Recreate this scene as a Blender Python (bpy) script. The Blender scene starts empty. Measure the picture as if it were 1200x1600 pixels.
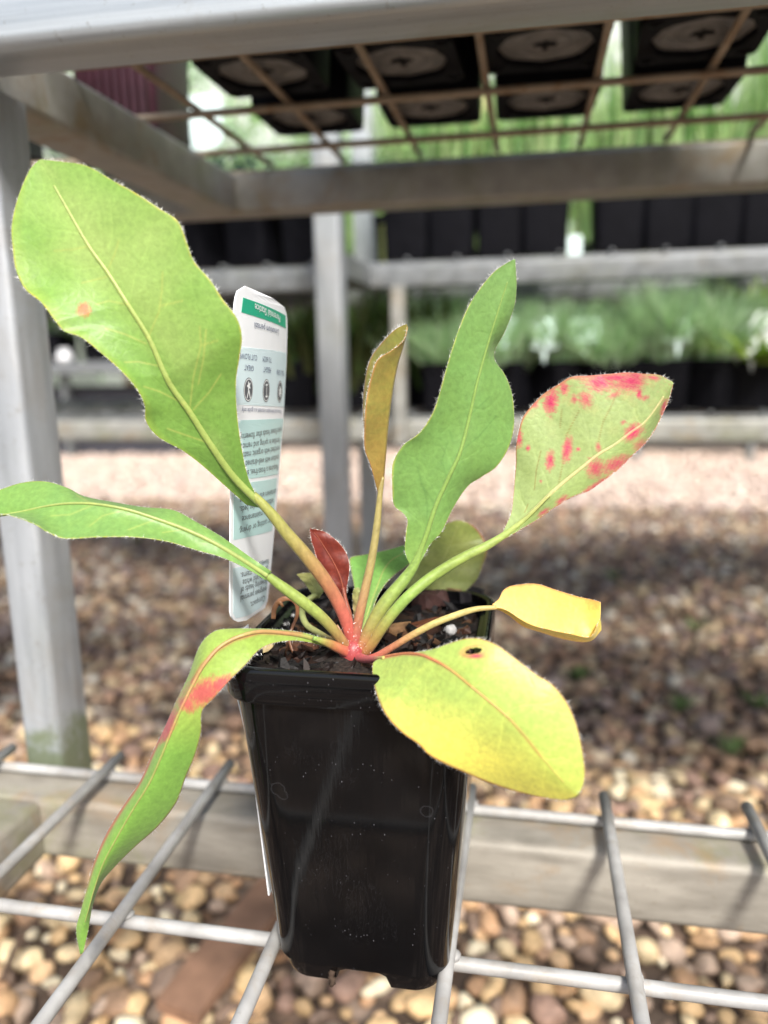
import bpy, bmesh, math, random
import numpy as np
from mathutils import Matrix, Vector

random.seed(7)
rng = np.random.default_rng(7)
scene = bpy.context.scene
C = scene.collection

# ------------------------------------------------------------------ camera
FPX = 1200.0                    # focal length in pixels of the 1200x1600 photograph
CAMZ = 0.45                     # lens height above the gravel (m)
def _n(v): return v / np.linalg.norm(v)
_Y = _n(np.array([228 / FPX, 245 / FPX, -1.0]))          # depth direction of the bench, in lens axes
_u = -_n(np.array([107 / FPX, -5975 / FPX, -1.0]))
_Z = _n(_u - (_u @ _Y) * _Y)
_X = np.cross(_Y, _Z)
RW = np.array([_X, _Y, _Z])
cam = bpy.data.cameras.new('camera')
cam_o = bpy.data.objects.new('camera', cam); C.objects.link(cam_o)
M4 = Matrix([list(RW[0]) + [0], list(RW[1]) + [0], list(RW[2]) + [CAMZ], [0, 0, 0, 1]])
cam_o.matrix_world = M4
cam.sensor_fit = 'VERTICAL'; cam.sensor_height = 36.0; cam.lens = 36.0 * FPX / 1600.0
cam.clip_start = 0.01; cam.clip_end = 400
cam.dof.use_dof = True; cam.dof.focus_distance = 0.215; cam.dof.aperture_fstop = 7.0
scene.camera = cam_o

# ------------------------------------------------------------------ light
SUN_EL, SUN_AZ = math.radians(46), math.radians(157)      # azimuth from +Y, clockwise; behind the camera, slightly right
world = bpy.data.worlds.new('World'); scene.world = world; world.use_nodes = True
wn = world.node_tree
sky = wn.nodes.new('ShaderNodeTexSky'); sky.sky_type = 'NISHITA'; sky.sun_disc = False
sky.sun_elevation = SUN_EL; sky.sun_rotation = SUN_AZ
sky.air_density = 1.0; sky.dust_density = 3.0; sky.ozone_density = 0.6
wn.nodes['Background'].inputs[1].default_value = 0.105
wn.links.new(sky.outputs[0], wn.nodes['Background'].inputs[0])
sun = bpy.data.lights.new('sun', 'SUN'); sun.energy = 3.0; sun.angle = math.radians(10); sun.color = (1, .96, .90)
sun_o = bpy.data.objects.new('sun', sun); C.objects.link(sun_o)
sd = Vector((math.sin(SUN_AZ) * math.cos(SUN_EL), math.cos(SUN_AZ) * math.cos(SUN_EL), math.sin(SUN_EL)))
sun_o.rotation_euler = sd.to_track_quat('Z', 'Y').to_euler(); sun_o.location = (0, 0, 5)
scene.view_settings.view_transform = 'Standard'; scene.view_settings.look = 'None'
scene.view_settings.gamma = 1.0; scene.view_settings.use_curve_mapping = False
scene.view_settings.exposure = 1.0

# ------------------------------------------------------------------ geometry helpers
def rayw(px, py):
    px = np.asarray(px, float); py = np.asarray(py, float)
    c = np.stack([(px - 600) / FPX, (800 - py) / FPX, -np.ones_like(px)], -1)
    return c @ RW.T
def P(px, py, Y):
    """the point at depth Y of the bench frame that is seen at this photo pixel"""
    d = rayw(px, py); k = np.asarray(Y, float) / d[..., 1]
    p = d * k[..., None]; p[..., 2] += CAMZ
    return p
def interp_curve(pts, n=None, t=None):
    pts = np.array(pts, float)
    if t is None: t = np.linspace(0, 1, n)
    seg = np.linalg.norm(np.diff(pts, axis=0), axis=1); seg = np.maximum(seg, 1e-9)
    s = np.concatenate([[0], np.cumsum(seg)]); s /= s[-1]
    m = np.zeros_like(pts)
    for i in range(len(pts)):
        a, b = max(i - 1, 0), min(i + 1, len(pts) - 1)
        m[i] = (pts[b] - pts[a]) / (s[b] - s[a])
    k = np.clip(np.searchsorted(s, t, side='right') - 1, 0, len(pts) - 2)
    h = (s[k + 1] - s[k])[:, None]; x = ((t - s[k]) / (s[k + 1] - s[k]))[:, None]
    return ((2*x**3 - 3*x**2 + 1) * pts[k] + (x**3 - 2*x**2 + x) * h * m[k]
            + (-2*x**3 + 3*x**2) * pts[k + 1] + (x**3 - x**2) * h * m[k + 1])
def lin(vals, t): return np.interp(t, np.linspace(0, 1, len(vals)), vals)
def srgb(r, g, b, k=1.0):
    c = np.array([r, g, b], float) / 255
    c = np.where(c <= 0.04045, c / 12.92, ((c + 0.055) / 1.055) ** 2.4)
    return c * k

ORIGIN = {}
def tag(o, label=None, cat=None, group=None, kind=None):
    if label: o['label'] = label
    if cat: o['category'] = cat
    if group: o['group'] = group
    if kind: o['kind'] = kind
    return o
def thing(name, loc, label, cat, group=None):
    o = bpy.data.objects.new(name, None); C.objects.link(o); o.location = loc
    o.empty_display_size = 0.02
    ORIGIN[o] = np.array(loc, float)
    return tag(o, label, cat, group)
def node_part(name, parent):
    o = bpy.data.objects.new(name, None); C.objects.link(o); o.parent = parent; o.empty_display_size = 0.02
    ORIGIN[o] = ORIGIN[parent]
    return o
def mesh_obj(name, verts, faces, mat, parent=None, smooth=True, col=None, origin=None):
    verts = np.asarray(verts, float)
    org = ORIGIN[parent] if parent is not None else (np.zeros(3) if origin is None else np.array(origin, float))
    v = verts - org
    me = bpy.data.meshes.new(name)
    if isinstance(faces, np.ndarray):
        n, k = faces.shape
        me.vertices.add(len(v)); me.vertices.foreach_set('co', v.astype(np.float32).ravel())
        me.loops.add(n * k); me.loops.foreach_set('vertex_index', faces.astype(np.int32).ravel())
        me.polygons.add(n); me.polygons.foreach_set('loop_start', np.arange(0, n * k, k, dtype=np.int32))
        me.update(calc_edges=True)
    else:
        me.from_pydata(v.tolist(), [], [list(map(int, f)) for f in faces])
    if smooth: me.polygons.foreach_set('use_smooth', np.ones(len(me.polygons), bool))
    if col is not None:
        a = me.color_attributes.new('col', 'FLOAT_COLOR', 'POINT')
        c4 = np.ones((len(v), 4), np.float32); c4[:, :3] = col
        a.data.foreach_set('color', c4.ravel())
    me.validate()
    if mat: me.materials.append(mat)
    o = bpy.data.objects.new(name, me); C.objects.link(o)
    if parent is not None: o.parent = parent
    else: o.location = org
    ORIGIN[o] = org
    return o
def copy_tree(o, parent=None):
    c = o.copy(); C.objects.link(c)
    if parent is not None: c.parent = parent
    for ch in o.children: copy_tree(ch, c)
    return c

def tube_geo(path, rad, ns=10, cap=True, flat=1.0):
    """swept tube; path (n,3), rad (n,)"""
    path = np.asarray(path, float); n = len(path); rad = np.broadcast_to(np.asarray(rad, float), (n,))
    t = np.gradient(path, axis=0); t /= np.linalg.norm(t, axis=1)[:, None]
    ref = np.array([0.13, -0.95, 0.27]); V = []
    for i in range(n):
        a = np.cross(t[i], ref); a /= np.linalg.norm(a); b = np.cross(t[i], a)
        ang = np.linspace(0, 2 * np.pi, ns, endpoint=False)
        V.append(path[i] + rad[i] * (np.cos(ang)[:, None] * a + flat * np.sin(ang)[:, None] * b))
    V = np.concatenate(V); F = []
    for i in range(n - 1):
        for j in range(ns):
            k = (j + 1) % ns
            F.append((i*ns + j, i*ns + k, (i+1)*ns + k, (i+1)*ns + j))
    if cap:
        F.append(tuple(range(ns - 1, -1, -1))); F.append(tuple((n-1)*ns + j for j in range(ns)))
    return V, F
def box_geo(x0, x1, y0, y1, z0, z1, r=0.0, axis=0, seg=4):
    """square tube section with rounded long edges, along axis"""
    lo = [(x0, x1), (y0, y1), (z0, z1)]
    a, b = [i for i in range(3) if i != axis]
    (a0, a1), (b0, b1) = lo[a], lo[b]; ring = []
    for (ca, cb, st) in ((a1 - r, b1 - r, 0), (a0 + r, b1 - r, 90), (a0 + r, b0 + r, 180), (a1 - r, b0 + r, 270)):
        for k in range(seg + 1):
            th = math.radians(st + 90 * k / seg); ring.append((ca + r * math.cos(th), cb + r * math.sin(th)))
    n = len(ring); V = []; stn = np.linspace(lo[axis][0], lo[axis][1], 2)
    for s in stn:
        for p in ring:
            q = [0, 0, 0]; q[axis] = s; q[a] = p[0]; q[b] = p[1]; V.append(q)
    F = [(j, (j+1) % n, n + (j+1) % n, n + j) for j in range(n)]
    F += [tuple(range(n - 1, -1, -1)), tuple(range(n, 2 * n))]
    return V, F
def fix_normals(o):
    bm = bmesh.new(); bm.from_mesh(o.data); bmesh.ops.recalc_face_normals(bm, faces=bm.faces); bm.to_mesh(o.data); bm.free()
def edge_smooth(o, deg=40):
    o.data.polygons.foreach_set('use_smooth', np.ones(len(o.data.polygons), bool))
    bm = bmesh.new(); bm.from_mesh(o.data)
    bmesh.ops.recalc_face_normals(bm, faces=bm.faces)
    for e in bm.edges:
        if len(e.link_faces) == 2 and e.calc_face_angle(0) > math.radians(deg): e.smooth = False
    bm.to_mesh(o.data); bm.free()
def beam(name, ext, mat, parent, axis, r=0.0035):
    V, F = box_geo(*ext, r=r, axis=axis)
    V = np.array(V); V[:, 2] += CAMZ
    o = mesh_obj(name, V, F, mat, parent); edge_smooth(o, 60); return o

# ------------------------------------------------------------------ materials
def new_mat(name):
    m = bpy.data.materials.new(name); m.use_nodes = True
    nt = m.node_tree; return m, nt, nt.nodes['Principled BSDF']
def N(nt, typ, **kw):
    n = nt.nodes.new(typ)
    for k, v in kw.items():
        if k in ('op',): n.operation = v
        elif k == 'inp':
            for kk, vv in v.items(): n.inputs[kk].default_value = vv
        else: setattr(n, k, v)
    return n
def ramp(nt, fac, stops):
    r = nt.nodes.new('ShaderNodeValToRGB'); e = r.color_ramp.elements
    while len(e) < len(stops): e.new(0.5)
    for el, (p, c) in zip(e, stops):
        el.position = p; el.color = (*c, 1) if len(c) == 3 else c
    nt.links.new(fac, r.inputs[0]); return r
def noise(nt, vec, scale, detail=4, rough=0.55, dist=0.0):
    n = nt.nodes.new('ShaderNodeTexNoise'); n.inputs['Scale'].default_value = scale
    n.inputs['Detail'].default_value = detail; n.inputs['Roughness'].default_value = rough; n.inputs['Distortion'].default_value = dist
    if vec is not None: nt.links.new(vec, n.inputs['Vector'])
    return n
def mixc(nt, fac, a, b, mode='MIX'):
    m = nt.nodes.new('ShaderNodeMix'); m.data_type = 'RGBA'; m.blend_type = mode
    for s, v in ((m.inputs[0], fac), (m.inputs[6], a), (m.inputs[7], b)):
        if hasattr(v, 'is_linked') or isinstance(v, bpy.types.NodeSocket): nt.links.new(v, s)
        elif isinstance(v, (int, float)): s.default_value = v
        else: s.default_value = (*v, 1)
    return m.outputs[2]
def bump(nt, h, strength, dist, bs):
    b = nt.nodes.new('ShaderNodeBump'); b.inputs['Strength'].default_value = strength; b.inputs['Distance'].default_value = dist
    nt.links.new(h, b.inputs['Height']); nt.links.new(b.outputs[0], bs.inputs['Normal'])
def pos(nt):
    return nt.nodes.new('ShaderNodeNewGeometry').outputs['Position']
def mapping(nt, vec, scale):
    m = nt.nodes.new('ShaderNodeMapping'); m.inputs['Scale'].default_value = scale; nt.links.new(vec, m.inputs['Vector']); return m.outputs[0]

def mat_galv(name, a=(.34, .355, .37), b=(.52, .54, .56), dirt=(.26, .19, .11), dirt_amt=.5, moss_amt=0.0, stretch=(1, 1, 1), metal=.45, rough=.42):
    m, nt, bs = new_mat(name); v = pos(nt); vs = mapping(nt, v, stretch)
    n1 = noise(nt, vs, 60, 6); base = ramp(nt, n1.outputs[0], [(.3, a), (.7, b)]).outputs[0]
    n2 = noise(nt, v, 70 if 'wire' in name else 22, 8, .65, .6); f = ramp(nt, n2.outputs[0], [(.52, (0, 0, 0)), (.72, (dirt_amt,) * 3)]).outputs[0]
    c = mixc(nt, f, base, dirt)
    n3 = noise(nt, v, 300, 3); f3 = ramp(nt, n3.outputs[0], [(.62, (0, 0, 0)), (.75, (.35,) * 3)]).outputs[0]
    c = mixc(nt, f3, c, (.20, .17, .13))
    if moss_amt:
        n4 = noise(nt, v, 14, 6, .7); f4 = ramp(nt, n4.outputs[0], [(.5, (0, 0, 0)), (.7, (moss_amt,) * 3)]).outputs[0]
        c = mixc(nt, f4, c, (.17, .19, .06))
    nt.links.new(c, bs.inputs['Base Color'])
    bs.inputs['Metallic'].default_value = metal
    r = ramp(nt, n1.outputs[0], [(.3, (rough - .08,) * 3), (.75, (rough + .16,) * 3)]); nt.links.new(r.outputs[0], bs.inputs['Roughness'])
    bump(nt, n3.outputs[0], .15, .0006, bs)
    return m
G_CLEAN = mat_galv('galvanised_front_beam', (.36, .395, .42), (.50, .54, .565), dirt=(.30, .24, .16), dirt_amt=.35, stretch=(.12, 3, 6), metal=.5, rough=.36)
G_POST = mat_galv('galvanised_post', (.33, .355, .38), (.45, .475, .50), dirt_amt=.25, moss_amt=.12, stretch=(3, 3, .3), metal=.35, rough=.42)
G_MOSSPOST = mat_galv('galvanised_mossy_post', (.33, .355, .38), (.45, .475, .50), dirt_amt=.3, moss_amt=.12, stretch=(3, 3, .3), metal=.35, rough=.42)
def moss_foot(m, z0, z1):
    nt = m.node_tree; bs = nt.nodes['Principled BSDF']; v = pos(nt); src = bs.inputs['Base Color'].links[0].from_socket
    sx = nt.nodes.new('ShaderNodeSeparateXYZ'); nt.links.new(v, sx.inputs[0])
    mr = nt.nodes.new('ShaderNodeMapRange'); mr.inputs[1].default_value = z0; mr.inputs[2].default_value = z1; mr.inputs[3].default_value = .42; mr.inputs[4].default_value = -.25; nt.links.new(sx.outputs[2], mr.inputs[0])
    ad = nt.nodes.new('ShaderNodeMath'); ad.operation = 'ADD'; nt.links.new(noise(nt, v, 75, 6, .65).outputs[0], ad.inputs[0]); nt.links.new(mr.outputs[0], ad.inputs[1])
    f = ramp(nt, ad.outputs[0], [(.55, (0, 0, 0)), (.8, (.75,) * 3)]).outputs[0]
    nt.links.new(mixc(nt, f, src, (.15, .19, .075)), bs.inputs['Base Color'])
moss_foot(G_MOSSPOST, .262, .300)
G_BEAM = mat_galv('galvanised_weathered', (.20, .185, .155), (.37, .345, .295), dirt=(.29, .20, .115), dirt_amt=.95, moss_amt=.75, stretch=(.5, 1, 2), metal=.12, rough=.6)
G_OLD = mat_galv('galvanised_stained', (.27, .27, .25), (.40, .40, .375), dirt=(.27, .19, .09), dirt_amt=.8, moss_amt=.5, stretch=(1, 1, 1), metal=.25, rough=.5)
G_WIRE = mat_galv('galvanised_wire', (.25, .245, .235), (.43, .43, .42), dirt=(.29, .235, .17), dirt_amt=.6, metal=.08, rough=.5)
G_RUSTW = mat_galv('rusted_wire', (.26, .20, .14), (.40, .33, .25), dirt=(.23, .125, .05), dirt_amt=.8, metal=.15, rough=.6)
G_FAR = mat_galv('galvanised_far', (.155, .165, .172), (.235, .25, .26), dirt=(.13, .12, .095), dirt_amt=.5, moss_amt=.2, metal=.3, rough=.45)

def mat_plain(name, col, rough=.5, spec=.5, var=0.25, scale=40, metal=0, bumpd=0):
    m, nt, bs = new_mat(name); v = pos(nt); n1 = noise(nt, v, scale, 5)
    lo = tuple(x * (1 - var) for x in col); hi = tuple(min(1, x * (1 + var)) for x in col)
    nt.links.new(ramp(nt, n1.outputs[0], [(.3, lo), (.7, hi)]).outputs[0], bs.inputs['Base Color'])
    bs.inputs['Roughness'].default_value = rough; bs.inputs['Specular IOR Level'].default_value = spec; bs.inputs['Metallic'].default_value = metal
    if bumpd: bump(nt, n1.outputs[0], .6, bumpd, bs)
    return m

def mat_pot():
    m, nt, bs = new_mat('black_pot_plastic'); v = pos(nt)
    # dust specks, dried drops and scuffs on glossy black plastic
    vs = mapping(nt, v, (1, 1, .55))
    vo = nt.nodes.new('ShaderNodeTexVoronoi'); vo.inputs['Scale'].default_value = 760; nt.links.new(vs, vo.inputs['Vector'])
    sp = ramp(nt, vo.outputs['Distance'], [(.03, (.5,) * 3), (.13, (0, 0, 0))]).outputs[0]
    sel = ramp(nt, vo.outputs['Color'], [(.50, (0, 0, 0)), (.66, (1, 1, 1))]).outputs[0]
    patch = ramp(nt, noise(nt, v, 55, 4).outputs[0], [(.42, (.05,) * 3), (.62, (1, 1, 1))]).outputs[0]
    a = mixc(nt, 1.0, sp, sel, 'MULTIPLY'); a = mixc(nt, 1.0, a, patch, 'MULTIPLY')
    vr = nt.nodes.new('ShaderNodeTexVoronoi'); vr.inputs['Scale'].default_value = 75; nt.links.new(v, vr.inputs['Vector'])
    nz = noise(nt, v, 900, 2)
    ad = N(nt, 'ShaderNodeMath', op='MULTIPLY_ADD'); nt.links.new(nz.outputs[0], ad.inputs[0]); ad.inputs[1].default_value = .05; nt.links.new(vr.outputs['Distance'], ad.inputs[2])
    ring = ramp(nt, ad.outputs[0], [(.15, (0, 0, 0)), (.172, (.035,) * 3), (.178, (.035,) * 3), (.20, (0, 0, 0))]).outputs[0]
    rs = ramp(nt, vr.outputs['Color'], [(.60, (0, 0, 0)), (.70, (1, 1, 1))]).outputs[0]
    rg = mixc(nt, 1.0, ring, rs, 'MULTIPLY')
    sc = noise(nt, mapping(nt, v, (1, 1, .25)), 190, 6, .7, 3.0)
    scr = ramp(nt, sc.outputs[0], [(.497, (0, 0, 0)), (.501, (.10,) * 3), (.505, (0, 0, 0))]).outputs[0]
    scr = mixc(nt, 1.0, scr, ramp(nt, noise(nt, v, 34, 3).outputs[0], [(.56, (0, 0, 0)), (.70, (1, 1, 1))]).outputs[0], 'MULTIPLY')
    d = mixc(nt, 1.0, a, rg, 'ADD'); d = mixc(nt, 1.0, d, scr, 'ADD')
    film = ramp(nt, noise(nt, v, 26, 5).outputs[0], [(.40, (0, 0, 0)), (.85, (.008,) * 3)]).outputs[0]
    d = mixc(nt, 1.0, d, film, 'ADD')
    nt.links.new(mixc(nt, d, (.0022, .0022, .0025), (.30, .30, .33)), bs.inputs['Base Color'])
    r = mixc(nt, d, (.09,) * 3, (.7,) * 3); nt.links.new(r, bs.inputs['Roughness'])
    bs.inputs['Specular IOR Level'].default_value = .32
    bump(nt, noise(nt, mapping(nt, v, (6, 6, .4)), 60, 3).outputs[0], .06, .0006, bs)
    return m
POT = mat_pot()
POT_FAR = mat_plain('black_pot_plain', (.006, .006, .008), .5, .06, .2, 60)
POT_BASE = mat_plain('dusty_pot_base', (.17, .168, .166), .3, .5, .35, 90)
POT_MAROON = mat_plain('maroon_pot', (.040, .012, .020), .4, .4, .3, 80)
WHITE = mat_plain('white_plastic', (.78, .80, .82), .4, .5, .03, 40)
SOIL = mat_plain('potting_mix', (.018, .013, .010), .75, .35, .8, 900, bumpd=.0015)

def mat_vcol(name, rough=.5, transl=0.0, var=.15, scale=500, spec=.4, sheen=0.0, bumpd=0.0, sat=1.0):
    m, nt, bs = new_mat(name)
    at = nt.nodes.new('ShaderNodeVertexColor'); at.layer_name = 'col'
    v = pos(nt); n1 = noise(nt, v, scale, 5, .6)
    f = ramp(nt, n1.outputs[0], [(.3, (1 - var,) * 3), (.7, (1 + var,) * 3)]).outputs[0]
    c = mixc(nt, 1.0, at.outputs[0], f, 'MULTIPLY')
    nt.links.new(c, bs.inputs['Base Color']); bs.inputs['Roughness'].default_value = rough
    bs.inputs['Specular IOR Level'].default_value = spec
    if sheen: bs.inputs['Sheen Weight'].default_value = sheen
    if bumpd: bump(nt, n1.outputs[0], .5, bumpd, bs)
    if name == 'leaf_blade':
        vv = nt.nodes.new('ShaderNodeTexVoronoi'); vv.feature = 'DISTANCE_TO_EDGE'; vv.inputs['Scale'].default_value = 330
        wv = noise(nt, v, 260, 3); wm = nt.nodes.new('ShaderNodeVectorMath'); wm.operation = 'MULTIPLY_ADD'; wm.inputs[1].default_value = (.003, .003, .003)
        nt.links.new(wv.outputs['Color'], wm.inputs[0]); nt.links.new(v, wm.inputs[2]); nt.links.new(wm.outputs[0], vv.inputs['Vector'])
        ev = ramp(nt, vv.outputs['Distance'], [(.0, (1.045, 1.04, 1.045)), (.10, (.995, .995, .995)), (.5, (1, 1, 1))]).outputs[0]
        c = mixc(nt, 1.0, c, ev, 'MULTIPLY'); nt.links.new(c, bs.inputs['Base Color'])
        hm = nt.nodes.new('ShaderNodeMath'); hm.operation = 'MULTIPLY_ADD'; hm.inputs[1].default_value = .55
        nt.links.new(ramp(nt, vv.outputs['Distance'], [(.0, (0, 0, 0)), (.22, (1, 1, 1))]).outputs[0], hm.inputs[0]); nt.links.new(n1.outputs[0], hm.inputs[2])
        bump(nt, hm.outputs[0], .28, .0002, bs)
    if transl:
        out = nt.nodes['Material Output']; tr = nt.nodes.new('ShaderNodeBsdfTranslucent'); mx = nt.nodes.new('ShaderNodeMixShader')
        tc = mixc(nt, 1.0, c, (1.10, 1.15, .85), 'MULTIPLY'); nt.links.new(tc, tr.inputs[0])
        mx.inputs[0].default_value = transl
        nt.links.new(bs.outputs[0], mx.inputs[1]); nt.links.new(tr.outputs[0], mx.inputs[2]); nt.links.new(mx.outputs[0], out.inputs[0])
    return m
LEAF = mat_vcol('leaf_blade', .42, .30, .13, 700, .40, .12, .00025)
STALK = mat_vcol('leaf_stalk', .40, .15, .12, 900, .45, .1, .00015)
HAIR = mat_plain('leaf_hair', (.80, .80, .76), .5, .4, .02)
STONE = mat_vcol('pebble_stone', .62, 0, .30, 130, .35, 0, .0012)
BARK = mat_vcol('bark_chip', .62, 0, .35, 500, .35, 0, .0006)
GRASS = mat_vcol('far_foliage', .5, .45, .15, 60, .3)

# ------------------------------------------------------------------ ground and gravel
def ground_material():
    m, nt, bs = new_mat('gravel_bed'); v = pos(nt)
    vo = nt.nodes.new('ShaderNodeTexVoronoi'); vo.inputs['Scale'].default_value = 42; nt.links.new(v, vo.inputs['Vector'])
    c = ramp(nt, vo.outputs['Color'], [(.1, (.10, .065, .05)), (.4, (.22, .15, .11)), (.7, (.36, .27, .21)), (.95, (.45, .37, .31))]).outputs[0]
    c = mixc(nt, ramp(nt, vo.outputs['Distance'], [(.25, (0, 0, 0)), (.55, (.8,) * 3)]).outputs[0], c, (.05, .035, .025))
    nt.links.new(c, bs.inputs['Base Color']); bs.inputs['Roughness'].default_value = .8
    return m
g = mesh_obj('ground', [(-60, -40, 0), (60, -40, 0), (60, 90, 0), (-60, 90, 0)], [(0, 1, 2, 3)], ground_material())
tag(g, 'brown pebble gravel yard under the benches', 'ground', kind='structure')

def ico(sub):
    bm = bmesh.new(); bmesh.ops.create_icosphere(bm, subdivisions=sub, radius=1)
    V = np.array([v.co for v in bm.verts]); F = np.array([[l.vert.index for l in f.loops] for f in bm.faces]); bm.free(); return V, F
ICO2, ICO1 = ico(2), ico(1)
PAL = np.array([srgb(196, 160, 112), srgb(214, 190, 150), srgb(182, 140, 98), srgb(150, 116, 92), srgb(128, 104, 94), srgb(188, 142, 104),
                srgb(226, 214, 190), srgb(196, 158, 118), srgb(132, 106, 88), srgb(176, 150, 138), srgb(200, 170, 120), srgb(142, 110, 100)])
def stones(xy, size, base, r):
    """array of pebble meshes: (n, nv, 3)"""
    V0, F0 = base; n = len(xy)
    sc = size[:, None] * np.stack([r.uniform(.75, 1.25, n), r.uniform(.6, 1.0, n), r.uniform(.42, .72, n)], 1) * .5
    V = np.broadcast_to(V0, (n,) + V0.shape).copy()
    for k in range(8):                                # flat worn facets
        d = r.normal(size=(n, 3)); d /= np.linalg.norm(d, axis=1)[:, None]; h = r.uniform(.45, .80, n)
        dot = np.einsum('nij,nj->ni', V, d); ex = np.maximum(dot - h[:, None], 0)
        V -= ex[..., None] * d[:, None, :] * .9
    V *= (1 + .05 * r.normal(size=V.shape[:2]))[..., None]
    V *= sc[:, None, :]
    a = r.uniform(0, 2*np.pi, n); t = r.normal(0, .28, n)
    ca, sa, ct, st = np.cos(a), np.sin(a), np.cos(t), np.sin(t)
    y, z = V[..., 1] * ct[:, None] - V[..., 2] * st[:, None], V[..., 1] * st[:, None] + V[..., 2] * ct[:, None]
    x = V[..., 0]
    V = np.stack([x * ca[:, None] - y * sa[:, None], x * sa[:, None] + y * ca[:, None], z], -1)
    return V, sc
def scatter(y0, y1, sp, r):
    out = []
    ys = np.arange(y0, y1, sp)
    for y in ys:
        xs = np.arange(-.80 * y - .16, .36 * y + .14, sp)
        out.append(np.stack([xs + r.uniform(-.45, .45, len(xs)) * sp, y + r.uniform(-.45, .45, len(xs)) * sp], 1))
    return np.concatenate(out)
def stone_colors(n, r, far=0.0):
    c = PAL[r.integers(0, len(PAL), n)] * r.uniform(.72, 1.06, n)[:, None]
    l = (c @ np.array([.2126, .7152, .0722]))[:, None]
    return (l + (c - l) * .72) * .74
near = scatter(.30, 1.25, .0150, rng)
size = .011 + .021 * rng.random(len(near)) ** 1.3 * np.where(rng.random(len(near)) < .12, 1.25, 1)
V, sc = stones(near, size, ICO2, rng)
z = sc[:, 2] * rng.uniform(.35, 1.5, len(near)) + rng.uniform(0, .004, len(near))
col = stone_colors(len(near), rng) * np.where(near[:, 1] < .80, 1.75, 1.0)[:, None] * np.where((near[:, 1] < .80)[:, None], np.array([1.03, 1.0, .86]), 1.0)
cen = np.stack([near[:, 0], near[:, 1], z], 1)
# what of it shows largest: nearest to the lens and inside the frame
rel = cen - np.array([0, 0, CAMZ]); cc = rel @ RW
ipx = 600 + FPX * cc[:, 0] / -cc[:, 2]; ipy = 800 - FPX * cc[:, 1] / -cc[:, 2]
inside = (ipx > -10) & (ipx < 1210) & (ipy < 1610) & (ipy > 1330)
hid = (ipx > 420) & (ipx < 705) & (ipy < 1540)
score = np.where(inside & ~hid, size / -cc[:, 2] * (z > np.median(z) * .6), 0)
order = np.argsort(-score); pick = order[:300]; rest = order[300:]
variants = []
for k in range(300):
    i = pick[k]
    if k < 40:
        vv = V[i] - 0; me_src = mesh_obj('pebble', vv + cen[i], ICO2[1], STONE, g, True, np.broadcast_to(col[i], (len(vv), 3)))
        me_src.data.transform(Matrix.Translation(-Vector(cen[i]))); me_src.location = cen[i]
        variants.append((me_src, size[i]))
    else:
        s0, sz = variants[random.randrange(40)]
        o = bpy.data.objects.new('pebble', s0.data); C.objects.link(o); o.parent = g
        o.location = cen[i]; q = size[i] / sz; o.scale = (q, q, q); o.rotation_euler = (random.uniform(-.2, .2), random.uniform(-.2, .2), random.uniform(0, 6.28))
def merged(Vs, Fs, cols):
    off = 0; VV = []; FF = []; CC = []
    for v, f, c in zip(Vs, Fs, cols):
        n, k, _ = v.shape
        VV.append(v.reshape(-1, 3)); FF.append((f[None] + (np.arange(n) * k)[:, None, None]).reshape(-1, 3) + off); CC.append(np.repeat(c, k, axis=0)); off += n * k
    return np.concatenate(VV), np.concatenate(FF), np.concatenate(CC)
mid = scatter(1.25, 2.3, .0205, rng); ms = rng.uniform(.018, .033, len(mid)); Vm, scm = stones(mid, ms, ICO2, rng)
cm = np.stack([mid[:, 0], mid[:, 1], scm[:, 2] * rng.uniform(.4, 1.4, len(mid))], 1)
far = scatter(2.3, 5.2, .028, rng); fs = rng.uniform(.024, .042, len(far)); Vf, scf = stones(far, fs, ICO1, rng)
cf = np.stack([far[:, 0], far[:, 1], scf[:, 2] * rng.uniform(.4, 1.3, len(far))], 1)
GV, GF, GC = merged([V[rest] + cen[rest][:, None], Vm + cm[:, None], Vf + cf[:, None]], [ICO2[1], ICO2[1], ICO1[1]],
                    [col[rest], stone_colors(len(mid), rng), stone_colors(len(far), rng) * .5 + np.array([.46, .375, .325])])  # far stones lifted paler and pinker: sunlit brightness put into the colour
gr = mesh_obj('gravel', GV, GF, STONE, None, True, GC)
tag(gr, 'loose tan and brown pebbles spread over the yard', 'gravel', kind='stuff')

# rusty board and twig lying on the gravel
def plank():
    a = np.array([-.222, .40]); b = np.array([-.158, .70]); d = (b - a) / np.linalg.norm(b - a); w = np.array([d[1], -d[0]]) * .017
    V = []
    for s in np.linspace(0, 1, 9):
        c = a + (b - a) * s; wob = .0015 * math.sin(9 * s)
        for (sx, z) in ((-1, .022), (1, .022), (1, .031), (-1, .031)):
            q = c + w * sx * (1 + .05 * math.sin(20 * s + sx)); V.append((q[0], q[1], z + wob))
    F = [(i*4 + j, i*4 + (j+1) % 4, i*4 + 4 + (j+1) % 4, i*4 + 4 + j) for i in range(8) for j in range(4)] + [(3, 2, 1, 0), (32, 33, 34, 35)]
    o = mesh_obj('board', np.array(V), F, mat_plain('rusty_brown_board', (.27, .155, .10), .7, .3, .35, 35, bumpd=.001), None, False, origin=(a[0], a[1], 0)); fix_normals(o)
    tag(o, 'rusty brown board lying on the gravel beneath the black pot', 'board')
plank()
def stick(name, pts, r, label, colr):
    p = interp_curve(pts, 24); V_, F_ = tube_geo(p, np.linspace(r, r * .6, 24), 6)
    o = mesh_obj(name, V_, F_, mat_plain(name + '_bark', colr, .8, .2, .3, 200), None, origin=pts[0]); tag(o, label, 'twig')
def gp(px, py, z=0.03): 
    d = rayw(px, py); k = (z - CAMZ) / d[2]; return np.array([d[0] * k, d[1] * k, z])
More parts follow.
